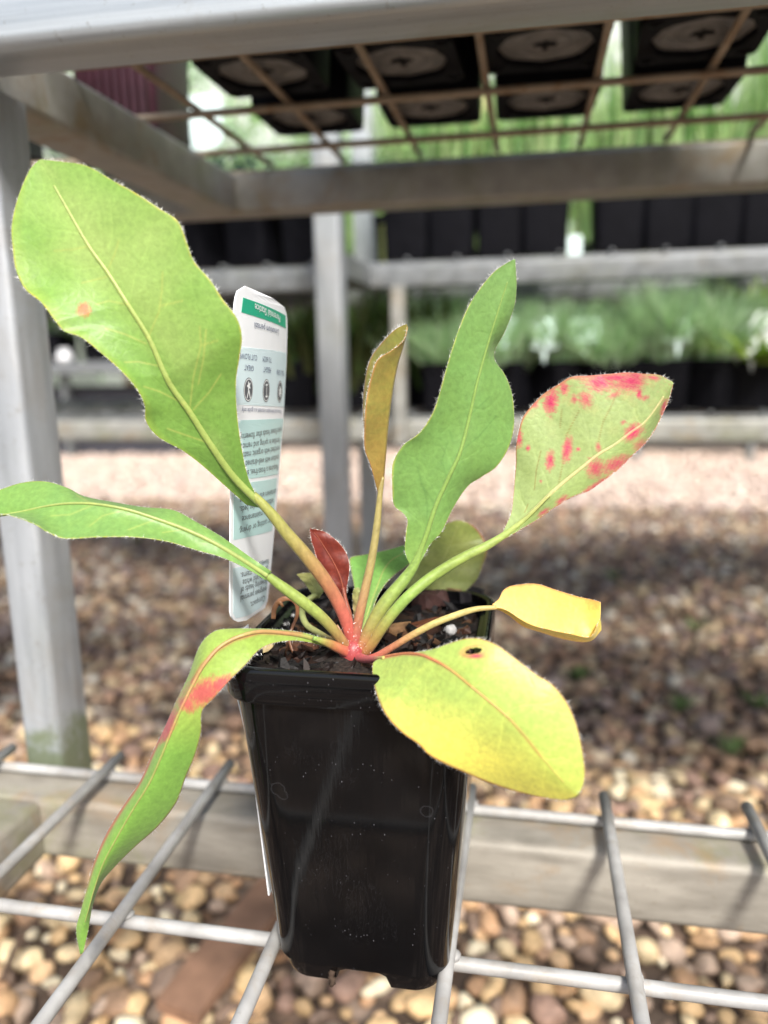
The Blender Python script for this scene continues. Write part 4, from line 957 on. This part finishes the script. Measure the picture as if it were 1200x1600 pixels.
scis = [(-.10, .0), (-.42, .70), (-.28, .74), (.0, .20), (.30, .72), (.42, .64), (.10, .0)]
for (cx, cy, ry, shapes) in [(383.5, 609, 19, [flower, scis]), (411, 610.5, 18, [arrow]), (436.5, 612, 17, [star])]:
    disc(cx, cy, ry, M_INK, .00010); disc(cx, cy, ry * .93, W_T, .00013); disc(cx, cy, ry * .84, M_INK, .00016)
    for s_ in shapes: disc(cx, cy, ry, W_T, .00020, s_, 'icon_symbol')
# spike running down outside the pot wall
sv = []
for k, t in enumerate(np.linspace(0, 1, 12)):
    zz_ = lerp(-.0800, -.160, t); wid_ = lerp(.008, .004, t) ; yc = lerp(.2060, .2000, t)
    hw_ = wallsize(max(min(zz_, ZR), ZB))[0]
    xx_ = PX0 - hw_ - .0005 * (1 - (zz_ - ZB) / (ZR - ZB)) - (.0034 if zz_ > -.094 else .0009 + .0022 * max(0, 1 - (-.094 - zz_) / .02))
    for l_ in (0, -.0004):
        for s_ in (-1, 1): sv.append((xx_ + l_, yc + s_ * wid_, zz_ + CAMZ))
sf = []
for k in range(11):
    a = k * 4; b = a + 4
    sf += [(a, a+1, b+1, b), (a+2, b+2, b+3, a+3), (a, b, b+2, a+2), (a+1, a+3, b+3, b+1)]
sf += [(0, 2, 3, 1), (44, 45, 47, 46)]
o = mesh_obj('spike', np.array(sv), sf, WHITE, card, False); fix_normals(o)

# ------------------------------------------------------------------ generic potted plants
def make_pot_parts(root, w, d, h, mat, base_detail=False, taper=.80):
    o0 = ORIGIN[root]
    def rg(hw, hd, r, z): return [(x + o0[0], y + o0[1], z + o0[2]) for x, y in rsq(hw, hd, r, 4, 2)]
    W, D_ = w / 2, d / 2
    sec = [(W*taper, D_*taper, .006, .0), (W*taper + .0004, D_*taper + .0004, .006, .004)] + [(lerp(W*taper, W*.96, t), lerp(D_*taper, D_*.96, t), .007, lerp(.004, h - .010, t)) for t in (.34, .67, 1)]
    sec += [(W, D_, .008, h - .0098), (W, D_, .008, h - .001), (W - .001, D_ - .001, .008, h), (W - .002, D_ - .002, .007, h - .001), (W*.93, D_*.93, .007, h - .012)]
    V_, F_ = loft([rg(*s_) for s_ in sec], close_top=False, close_bottom=not base_detail)
    o = mesh_obj('pot_body', V_, F_, mat, root); edge_smooth(o, 45)
    nring = rg(W*.92, D_*.92, .006, h - .011)
    mesh_obj('soil', nring, [tuple(range(len(nring)))], SOIL, root, False)
    if base_detail:
        bw, bd = W*taper, D_*taper
        outer = rsq(bw, bd, .006, 4, 2); n = len(outer)
        octo = []
        for (x, y) in outer:
            a = math.atan2(y, x); k = round(a / (math.pi/4)) ; 
            am = (a - math.pi/8) % (math.pi/4) - math.pi/8
            am = ((a + math.pi/8) % (math.pi/4)) - math.pi/8
            r_ = bw * .85 / math.cos(am); octo.append((r_ * math.cos(a), r_ * math.sin(a) * bd / bw))
        V_ = [(x + o0[0], y + o0[1], o0[2]) for x, y in outer] + [(x + o0[0], y + o0[1], o0[2] + .0002) for x, y in octo] + [(x*.97 + o0[0], y*.97 + o0[1], o0[2] + .0035) for x, y in octo]
        F_ = [(i, i + n, (i+1) % n + n, (i+1) % n) for i in range(n)] + [(i + n, i + 2*n, (i+1) % n + 2*n, (i+1) % n + n) for i in range(n)]
        o = mesh_obj('base_rim', V_, F_, mat, root, False); fix_normals(o)
        V_ = [(x*.97 + o0[0], y*.97 + o0[1], o0[2] + .0033) for x, y in octo]
        mesh_obj('base_panel', V_, [tuple(range(n))], POT_BASE, root, False)
        for rr_, hh_ in ((.62, .0010), (.40, .0012), (.20, .0014)):
            ang = np.linspace(0, 2*np.pi, 28, endpoint=False); V_ = []
            for (q, zz_) in ((rr_*bw + .0008, .0033), (rr_*bw, .0033 - hh_), (rr_*bw - .0008, .0033)):
                V_ += [(o0[0] + q*math.cos(a), o0[1] + q*math.sin(a), o0[2] + zz_) for a in ang]
            F_ = [(s_*28 + j, s_*28 + (j+1) % 28, (s_+1)*28 + (j+1) % 28, (s_+1)*28 + j) for s_ in range(2) for j in range(28)]
            mesh_obj('base_ring', V_, F_, POT_BASE, root)
        for an in (0, math.pi/2):
            V_, F_ = box_geo(-.006, .006, -.0013, .0013, .0020, .00318, r=.0003, axis=0); V_ = np.array(V_)
            V_ = np.stack([V_[:, 0]*math.cos(an) - V_[:, 1]*math.sin(an) + o0[0], V_[:, 0]*math.sin(an) + V_[:, 1]*math.cos(an) + o0[1], V_[:, 2] + o0[2] - (.0001 if an else 0)], 1)
            mesh_obj('drain_slot', V_, F_, mat, root, False)
        for sx in (-1, 1):
            for sy in (-1, 1):
                q = ICO1[0] * np.array([.005, .005, .0022]) + np.array([o0[0] + sx*bw*.80, o0[1] + sy*bd*.80, o0[2] + .0008])
                mesh_obj('foot', q, ICO1[1], mat, root)
def foliage(root, h, n, spread, w, cols, top, seed, droop=.4, rad=.02, name='foliage', upright=.3):
    v, f, c = blades(n, h, spread, w, cols, np.random.default_rng(seed), 5, droop, rad, upright)
    return mesh_obj(name, v + ORIGIN[root] + np.array([0, 0, top]), f, GRASS, root, True, c)
G_GRASS = [srgb(164, 198, 136), srgb(186, 212, 154), srgb(146, 186, 124), srgb(200, 218, 164)]
G_GREY = [srgb(180, 210, 176), srgb(196, 220, 194), srgb(164, 198, 152), srgb(206, 226, 206)]
G_BRN = [srgb(96, 100, 62, .7), srgb(120, 130, 80, .75), srgb(76, 100, 58, .7)]
G_LIME = [srgb(150, 180, 60, .8), srgb(170, 196, 90, .8), srgb(120, 160, 60, .8)]
G_BLUE = [srgb(70, 92, 96, .6), srgb(90, 112, 118, .6), srgb(60, 80, 76, .6)]
def place(proto, loc, label):
    c = copy_tree(proto); c.location = loc; c['label'] = label; return c

# pots overhead on the upper mesh shelf, seen from below
UT = CAMZ + .1487
proto = thing('nursery_pot', (-.143, .4300, UT), 'black pot overhead, front row, leftmost of those standing on the mesh', 'pot', 'pots on the upper mesh shelf')
make_pot_parts(proto, .074, .074, .095, POT_FAR, True, .80)
foliage(proto, .17, 70, .05, .008, G_GRASS, .085, 3)
wordx = ['leftmost', 'second from the left', 'third from the left', 'fourth from the left', 'fifth from the left']
for j, (yy_, row) in enumerate(((.430, 'front row'), (.5130, 'back row'))):
    for i, xx_ in enumerate((-.143, -.067, .0058, .0795, .153)):
        if i == 0 and j == 0: continue
        if i == 4 and j == 1: continue
        jx, jy = rng.uniform(-.002, .002), rng.uniform(-.003, .003)
        c = place(proto, (xx_ + jx + (.002 if j else 0), yy_ + jy, UT), f'black pot overhead seen from below, {row}, {wordx[i]} on the mesh')
        c.rotation_euler.z = rng.normal(0, .03)
for i, (xx_, yy_, m_, lab) in enumerate([(-.271, .532, POT_MAROON, 'maroon ribbed pot above the side beam, top left of the photo'), (-.281, .592, POT_FAR, 'narrow black pot above the side beam, behind the maroon pot')]):
    r_ = thing('nursery_pot', (xx_, yy_, UT), lab, 'pot', 'pots on the upper mesh shelf'); make_pot_parts(r_, .066 if i == 0 else .042, .066 if i == 0 else .042, .10, m_, False, .84)
    foliage(r_, .16, 50, .05, .008, G_GRASS, .09, 40 + i)
    if i == 0:
        for k in range(9):
            V_, F_ = tube_geo([(xx_ - .024 + k*.006, yy_ - .0278 - .0010, UT + .006), (xx_ - .024 + k*.006, yy_ - .0310 - .0010, UT + .088)], .0012, 6); mesh_obj('pot_rib', V_, F_, POT_MAROON, r_)

TRAYM = mat_plain('black_tray_plastic', (.015, .015, .017), .45, .4, .2, 40)
def seed_tray(x0, x1, y0, y1, z, h, n, label, seed, cols):  # planted trays, mostly out of view, added to cast shade on the gravel
    root = thing('seedling_tray', ((x0 + x1) / 2, (y0 + y1) / 2, z), label, 'tray', 'added shade-casting trays')
    t_ = .003
    for nm, e in (('side_wall', (x0, x1, y0, y0 + t_, z, z + .05)), ('side_wall', (x0, x1, y1 - t_, y1, z, z + .05)), ('end_wall', (x0, x0 + t_, y0 + t_ + .0002, y1 - t_ - .0002, z, z + .05)), ('end_wall', (x1 - t_, x1, y0 + t_ + .0002, y1 - t_ - .0002, z, z + .05)), ('soil', (x0 + t_ + .0003, x1 - t_ - .0003, y0 + t_ + .0003, y1 - t_ - .0003, z, z + .042))):
        V_, F_ = box_geo(*e, r=.001, axis=2); mesh_obj(nm, V_, F_, SOIL if nm == 'soil' else TRAYM, root, False)
    r = np.random.default_rng(seed); VV, FF, CC, off = [], [], [], 0
    for k in range(n):
        v, f, c = blades(26, h * r.uniform(.7, 1.1), .07, .011, cols, r, 4, .5, .02)
        v = v + np.array([r.uniform(x0 + .02, x1 - .02), r.uniform(y0 + .02, y1 - .02), z + .042]); VV.append(v); FF.append(f + off); CC.append(c); off += len(v)
    mesh_obj('foliage', np.concatenate(VV), np.concatenate(FF), GRASS, root, True, np.concatenate(CC))
seed_tray(-.20, .19, .312, .372, UT, .16, 22, 'long added shade-casting seedling tray on the upper shelf hidden behind the front beam', 71, G_GRASS)
seed_tray(.205, .62, .312, .56, UT, .18, 60, 'added shade-casting seedling tray on the upper shelf past the right edge of the photo', 72, G_GRASS)
seed_tray(-.90, -.36, .312, .56, UT, .18, 70, 'added shade-casting seedling tray on the upper shelf past the left edge of the photo', 73, G_GRASS)
# ------------------------------------------------------------------ bench behind
def zb(z): return z
b2 = thing('plant_bench', (.0, 1.0, 0), 'second galvanised bench behind, with black pots on its upper rail and grassy pots below', 'bench')
beam('upper_front_beam', (-1.3, 1.2, 1.0, 1.0 + T, .0868, .1153), G_FAR, b2, 0)
beam('upper_back_beam', (-1.3, 1.2, 1.34, 1.34 + T, .0868, .1153), G_FAR, b2, 0)
beam('lower_front_beam', (-1.3, 1.2, 1.0, 1.0 + T, -.1090, -.0805), G_OLD, b2, 0)
beam('lower_back_beam', (-1.3, 1.2, 1.40, 1.40 + T, -.1090, -.0805), G_FAR, b2, 0)
beam('post', (-.2293, -.2005, .832, .832 + T, -CAMZ, .42), G_POST, b2, 2, r=.003)
beam('cross_beam', (-.2285, -.2015, .832 + T + .0005, .9995, .0868, .1150), G_FAR, b2, 1)
pA = P(622, 600, .975); beam('post', (pA[0] - .0085, pA[0] + .0085, .975, .9995, -.1090, .0865), G_OLD, b2, 2, r=.002)
pB = P(568, 400, 1.37); beam('post', (pB[0] - .018, pB[0] + .018, 1.369, 1.369 + T, -CAMZ, .50), G_POST, b2, 2, r=.003)
for x in (-1.2, 1.1):
    beam('leg', (x, x + T, .97, .9995, -CAMZ, .0865), G_POST, b2, 2, r=.003); beam('leg', (x, x + T, 1.43, 1.4585, -CAMZ, .0865), G_POST, b2, 2, r=.003)
b2s = node_part('lower_mesh_shelf', b2); b2u = node_part('upper_mesh_shelf', b2)
for k in range(40):
    x = -1.28 + k * .0625; wire((x, 1.005, -.0730), (x, 1.425, -.0730), WR, G_FAR, b2s, .001); wire((x, 1.005, .1225), (x, 1.365, .1225), WR, G_FAR, b2u, .001)
for y in (1.015, 1.095, 1.175, 1.255, 1.335, 1.415): wire((-1.29, y, -.0780), (1.19, y, -.0780), WR, G_FAR, b2s, .001)
for y in (1.015, 1.095, 1.175, 1.255, 1.352): wire((-1.29, y, .1178), (1.19, y, .1178), WR, G_FAR, b2u, .001)
U2 = CAMZ + .1253; L2Z = CAMZ - .0703
# upper row of black pots with bright grass
pxs = [638, 708, 780, 850, 962, 1037, 1112, 1187]
ORD = 'first second third fourth fifth sixth seventh eighth ninth tenth eleventh twelfth thirteenth fourteenth fifteenth sixteenth'.split()
ords = ['first', 'second', 'third', 'fourth', 'fifth', 'sixth', 'seventh', 'eighth']
r0 = thing('potted_grass', (P(pxs[0], 380, 1.065)[0], 1.065, U2), 'black pot of bright grass on the far bench upper rail, first right of the steel post', 'potted plant', 'grass pots on the far bench upper rail')
make_pot_parts(r0, .064, .064, .090, POT_FAR, False, .86); foliage(r0, .24, 110, .05, .006, G_GRASS, .08, 11, .5, .022)
for i in range(1, 8):
    place(r0, (P(pxs[i], 380, 1.065)[0], 1.065 + rng.uniform(-.004, .004), U2), f'black pot of bright grass on the far bench upper rail, {ords[i]} right of the steel post').rotation_euler.z = rng.normal(0, .04)
for i, x in enumerate((-.21, .015, .33)):
    place(r0, (x, 1.25, U2), f'black grass pot in the second row of the far upper shelf, {ORD[i]} from left').rotation_euler.z = rng.normal(0, .06)
r1 = thing('potted_grass', (-.300, 1.07, U2), 'dark pot with drooping grey-blue strappy leaves on the far rail, first left of the steel post', 'potted plant', 'strappy pots left of the post')
make_pot_parts(r1, .070, .070, .085, POT_FAR, False, .86); foliage(r1, .13, 60, .10, .009, G_BLUE, .08, 12, 1.4, .02)
for i in range(1, 6): place(r1, (-.300 - .078 * i, 1.07, U2), f'dark pot with drooping grey-blue leaves on the far rail, {ords[i]} left of the steel post').rotation_euler.z = i * 1.3
seed_tray(.44, 1.15, 1.03, 1.33, U2, .20, 90, 'added shade-casting seedling tray on the far bench past the right edge', 74, G_GRASS)
seed_tray(-1.25, -.36, 1.13, 1.33, U2, .20, 90, 'added shade-casting seedling tray on the far bench behind the strappy pots at left', 75, G_GRASS + G_GREY)
# lower shelf: low black pots with grey-green fine foliage
lx = [702, 790, 877, 950, 1035, 1108]
r2 = thing('potted_herb', (P(lx[0], 620, 1.045)[0], 1.045, L2Z), 'low black pot of fine grey-green foliage on the far lower shelf, first from the left', 'potted plant', 'herb pots on the far lower shelf')
make_pot_parts(r2, .068, .068, .062, POT_FAR, False, .88); foliage(r2, .115, 900, .055, .0042, G_GREY, .052, 13, .5, .03)
for i in range(1, 6):
    place(r2, (P(lx[i], 620, 1.045)[0], 1.045, L2Z), f'low black pot of fine grey-green foliage on the far lower shelf, {ords[i]} from the left').rotation_euler.z = i * 1.1
for i in range(9):
    place(r2, (-.18 + i * .073, 1.135 + rng.uniform(-.01, .01), L2Z), f'grey-green herb pot, second row of the far lower shelf, {ORD[i]} from left').rotation_euler.z = i * .7
r3 = thing('potted_shrub', (-.335, 1.10, L2Z), 'olive-brown leggy shrub pot on the far lower shelf beside the printed label', 'potted plant', 'shrubs behind the steel post')
make_pot_parts(r3, .068, .068, .07, POT_FAR, False, .88); foliage(r3, .17, 260, .07, .006, G_BRN + [srgb(110, 150, 80, .8)], .02, 14, .4, .03)
for i, lab in enumerate(['olive shrub pot on the far lower shelf half behind the steel post', 'olive shrub pot on the far lower shelf between steel post and bronze leaf', 'olive shrub pot on the far lower shelf behind the bronze leaf']):
    place(r3, (-.262 + i * .07, 1.10 + (.02 if i % 2 else 0), L2Z), lab).rotation_euler.z = i * 1.7 + .5
r4 = thing('potted_shrub', (P(1182, 610, 1.06)[0], 1.06, L2Z), 'lime green bushy pot at the right end of the far lower shelf', 'potted plant')
make_pot_parts(r4, .075, .075, .06, POT_FAR, False, .88); foliage(r4, .08, 300, .075, .009, G_LIME, .045, 15, .9, .03)
r5 = thing('potted_shrub', (P(1192, 480, 1.16)[0], 1.16, L2Z), 'tall lime green strappy pot behind the white tag at right', 'potted plant')
make_pot_parts(r5, .075, .075, .07, POT_FAR, False, .88); foliage(r5, .17, 90, .10, .010, G_LIME, .06, 16, .8, .02)
def small_tag(name, px, py, Y, wpx, hpx, label, mat=WHITE, lean=0.15):
    p = P(px, py, Y); w_, h_ = wpx * Y / FPX, hpx * Y / FPX; V_ = []
    ring = rsq(w_ / 2, h_ / 2, min(w_, h_) * .22, 4, 1)
    for dy in (0, .0008):
        V_ += [(p[0] + x, p[1] + dy + lean * z_ , p[2] + z_) for x, z_ in ring]
    n = len(ring); V_ += [(p[0] - .004, p[1] + .0004 - lean * h_ * .48, p[2] - h_ * .48), (p[0] + .004, p[1] + .0004 - lean * h_ * .48, p[2] - h_ * .48), (p[0], p[1] + .0004 - lean * h_, p[2] - h_ * .5 - .018)]
    F_ = [tuple(range(n)), tuple(range(2*n - 1, n - 1, -1))] + [(i, (i+1) % n, (i+1) % n + n, i + n) for i in range(n)] + [(2*n, 2*n + 1, 2*n + 2)]
    o = mesh_obj(name, np.array(V_), F_, mat, None, False, origin=tuple(p)); tag(o, label, 'label', 'white tags in far pots'); return o
AQ = mat_plain('aqua_white_card', (.62, .76, .74), .4, .5, .05)
small_tag('plant_tag', 792, 520, 1.004, 38, 44, 'pale tag in the far lower herbs, just behind the upright green leaf', AQ)
small_tag('plant_tag', 851, 522, 1.004, 42, 46, 'pale tag in the far lower herbs between green leaf and spotted leaf', AQ)
small_tag('plant_tag', 914, 516, 1.004, 44, 36, 'pale tag in the far lower herbs above the spotted leaf', AQ)
small_tag('plant_tag', 1060, 516, 1.004, 40, 36, 'pale tag in the far lower herbs above the spotted leaf tip', AQ)
small_tag('plant_tag', 1176, 522, 1.02, 62, 66, 'large white tag in the far pots near the right edge', WHITE)
small_tag('plant_tag', 898, 384, 1.035, 20, 30, 'small pale tag in the gap between far upper pots', AQ)
small_tag('plant_tag', 757, 385, 1.10, 12, 36, 'narrow white tag between the second and third far upper pots', WHITE)
small_tag('plant_tag', 612, 380, 1.10, 34, 60, 'yellow-green tag beside the far post at the upper rail', mat_plain('lime_card', (.55, .60, .16), .4, .5, .2))
small_tag('plant_tag', 315, 190, .95, 66, 80, 'broad white tag seen through the upper mesh at left', AQ)
small_tag('plant_tag', 740, 190, 1.12, 36, 110, 'tall pale yellow tag seen through the upper mesh', mat_plain('yellow_card', (.66, .62, .30), .4, .5, .2))

# ------------------------------------------------------------------ third bench far back, crates, hedge
b3 = thing('plant_bench', (0, 3.30, 0), 'third bench far behind with pale rails, glimpsed between the leaves', 'bench')
p1 = P(1000, 453, 3.30); p2 = P(130, 575, 3.30)
beam('upper_beam', (-3.2, 2.6, 3.30, 3.35, p1[2] - CAMZ - .024, p1[2] - CAMZ + .027), G_FAR, b3, 0)
beam('lower_beam', (-4.4, 2.6, 3.30, 3.35, p2[2] - CAMZ - .028, p2[2] - CAMZ + .028), G_FAR, b3, 0)
for px in (100, 420, 700, 1000, 1180):
    q = P(px, 610, 3.36); beam('leg', (q[0] - .012, q[0] + .012, 3.3505, 3.40, -CAMZ, p1[2] - CAMZ - .026 if px > 300 else p2[2] - CAMZ + .028), G_FAR, b3, 2, r=.003)
beam('shelf_board', (-4.4, 2.6, 3.3505, 3.90, p2[2] - CAMZ + .006, p2[2] - CAMZ + .027), G_FAR, b3, 0, r=.001)
beam('shelf_board', (-3.2, 2.6, 3.3505, 3.90, p1[2] - CAMZ + .010, p1[2] - CAMZ + .0255), G_FAR, b3, 0, r=.001)
r6 = thing('potted_shrub', (-2.30, 3.47, p2[2] + .0285), 'dark potted shrub on the third bench, first from the left', 'potted plant', 'pots on the third bench')
make_pot_parts(r6, .20, .20, .14, POT_FAR, False, .88); foliage(r6, .36, 200, .18, .016, G_GREY + G_GRASS, .12, 17, .5, .08)
for i in range(1, 16): place(r6, (-2.30 + i * .245, 3.48 + rng.uniform(-.03, .08), p2[2] + .0285), f'dark potted shrub on the third bench lower shelf, {ORD[i]} from the left').rotation_euler.z = i * 1.9
r7 = thing('potted_shrub', (-1.60, 3.55, p1[2] + .0275), 'tall green pot on the third bench upper shelf, first from the left', 'potted plant', 'pots on the third bench upper shelf')
make_pot_parts(r7, .21, .21, .18, POT_FAR, False, .88); foliage(r7, .65, 220, .24, .02, G_GRASS, .16, 18, .5, .08)
for i in range(1, 13): place(r7, (-1.60 + i * .27, 3.58 + rng.uniform(-.05, .06), p1[2] + .0275), f'tall green pot on the third bench upper shelf, {ORD[i]} from the left').rotation_euler.z = i * 2.1
def crate(x0, x1, y0, y1, z0, z1, label):
    root = thing('crate', ((x0 + x1) / 2, (y0 + y1) / 2, z0), label, 'crate'); t_ = .008
    for nm, e in (('side_panel', (x0, x1, y0, y0 + t_, z0, z1)), ('side_panel', (x0, x1, y1 - t_, y1, z0, z1)), ('end_panel', (x0, x0 + t_, y0 + t_ + .0005, y1 - t_ - .0005, z0, z1)), ('end_panel', (x1 - t_, x1, y0 + t_ + .0005, y1 - t_ - .0005, z0, z1)), ('base', (x0 + t_ + .0005, x1 - t_ - .0005, y0 + t_ + .0005, y1 - t_ - .0005, z0, z0 + .01))):
        V_, F_ = box_geo(*e, r=.002, axis=2); o = mesh_obj(nm, V_, F_, CRATE, root); edge_smooth(o, 60)
    for s_ in (.25, .5, .75):
        zz_ = z0 + (z1 - z0) * s_; V_, F_ = box_geo(x0 + .004, x1 - .004, y0 - .005, y0 - .0005, zz_ - .004, zz_ + .004, r=.001, axis=0); mesh_obj('rib', V_, F_, CRATE, root)
CRATE = mat_plain('dark_crate_plastic', (.045, .045, .055), .5, .4, .2, 30)
crate(-2.75, -1.65, 3.42, 3.88, .0, CAMZ - .12, 'dark grey crate on the ground under the third bench, behind the left post')
dsh = thing('jar', tuple(P(101, 556, 3.325)), 'small white rounded jar on the third bench beside the left post', 'jar')
ang = np.linspace(0, 2*np.pi, 20, endpoint=False); prof = [(.022, 0), (.033, .005), (.036, .020), (.033, .034), (.025, .041), (.023, .047)]
V_, F_ = loft([[(ORIGIN[dsh][0] + r_ * math.cos(a), ORIGIN[dsh][1] + r_ * math.sin(a), ORIGIN[dsh][2] + z_) for a in ang] for r_, z_ in prof], True, True); mesh_obj('jar_body', V_, F_, WHITE, dsh)
V_, F_ = loft([[(ORIGIN[dsh][0] + r_ * math.cos(a), ORIGIN[dsh][1] + r_ * math.sin(a), ORIGIN[dsh][2] + z_) for a in ang] for r_, z_ in [(.0255, .0474), (.0255, .057), (.021, .059)]], True, True); mesh_obj('lid', V_, F_, WHITE, dsh)
dsh.location.z = p2[2] + .0285; dsh.location.y = 3.325
# shrubs along the far side of the yard
def shrub(x, y, h, w, seed, label, cols):
    r = np.random.default_rng(seed); root = thing('shrub', (x, y, 0), label, 'shrub', 'shrubs along the far side of the yard')
    VV = []; FF = []; off = 0
    for k in range(7):
        a = r.uniform(0, 6.28); e = np.array([x + math.cos(a) * w * .4 * r.random(), y + math.sin(a) * w * .3 * r.random(), h * r.uniform(.6, .9)])
        v, f = tube_geo(interp_curve([(x + .03 * math.cos(a), y + .03 * math.sin(a), 0), ((x + e[0]) / 2 + r.normal(0, .03), (y + e[1]) / 2, h * .4), tuple(e)], 8), np.linspace(.018, .005, 8), 6)
        VV.append(v); FF += [tuple(i + off for i in q) for q in f]; off += len(v)
    mesh_obj('stem', np.concatenate(VV), FF, mat_plain('shrub_bark', (.12, .09, .06), .8, .2, .3), root)
    n = 4200; cl = r.normal(size=(26, 3)) * np.array([w * .26, w * .22, h * .24]) + np.array([x, y, h * .58])
    c = cl[r.integers(0, 26, n)] + r.normal(size=(n, 3)) * .13; c[:, 2] = np.clip(c[:, 2], .05, h)
    d1 = r.normal(size=(n, 3)); d1 /= np.linalg.norm(d1, axis=1)[:, None]; d2 = np.cross(d1, r.normal(size=(n, 3))); d2 /= np.linalg.norm(d2, axis=1)[:, None]
    s_ = r.uniform(.03, .055, n)[:, None]
    q = np.stack([c - d1 * s_, c + d2 * s_ * .45, c + d1 * s_, c - d2 * s_ * .45], 1).reshape(-1, 3)
    cc_ = np.asarray(cols)[r.integers(0, len(cols), n)] * r.uniform(.7, 1.2, n)[:, None]
    mesh_obj('crown', q, np.arange(n * 4).reshape(n, 4), GRASS, root, False, np.repeat(cc_, 4, axis=0))
for i in range(12):
    shrub(-6.6 + i * 1.0 + rng.uniform(-.1, .1), 6.2 + rng.uniform(-.1, .5), rng.uniform(2.9, 3.7), 1.6, 100 + i, f'leafy green shrub in the far hedge row, {ORD[i]} from the left', G_GRASS if i % 2 else G_GREY + [srgb(70, 110, 60, .7)])

SCREEN = mat_plain('shade_cloth', (.50, .54, .50), .8, .2, .12, 6)
sc_ = thing('shade_cloth_screen', (-1.0, 8.2, 0), 'tall pale shade-cloth screen closing the yard behind the shrubs', 'screen')
for k in range(9):
    x0 = -12 + k * 2.5; nx_ = 14; V_ = []
    for l_ in (0, .004):
        for zz_ in np.linspace(.05, 4.8, 9):
            for xx_ in np.linspace(x0 + .03, x0 + 2.47, nx_): V_.append((xx_, 8.2 + l_ + .03 * math.sin(xx_ * 3.1 + zz_), zz_))
    F_ = [(l*9*nx_ + i*nx_ + j, l*9*nx_ + i*nx_ + j + 1, l*9*nx_ + (i+1)*nx_ + j + 1, l*9*nx_ + (i+1)*nx_ + j) for l in range(2) for i in range(8) for j in range(nx_ - 1)]
    mesh_obj('cloth_panel', np.array(V_), F_, SCREEN, sc_)
    V_, F_ = tube_geo([(x0, 8.27, 0), (x0, 8.27, 4.9)], .03, 10); mesh_obj('post', V_, F_, G_FAR, sc_)

for o in list(bpy.data.objects):                       # no two plants of a row grow alike
    if o.name.startswith('foliage') and o.parent is not None and o.parent.name.startswith(('potted_herb', 'potted_grass', 'potted_shrub')):
        k = random.uniform(.75, 1.25); o.scale = (random.uniform(.8, 1.2), random.uniform(.8, 1.2), k)
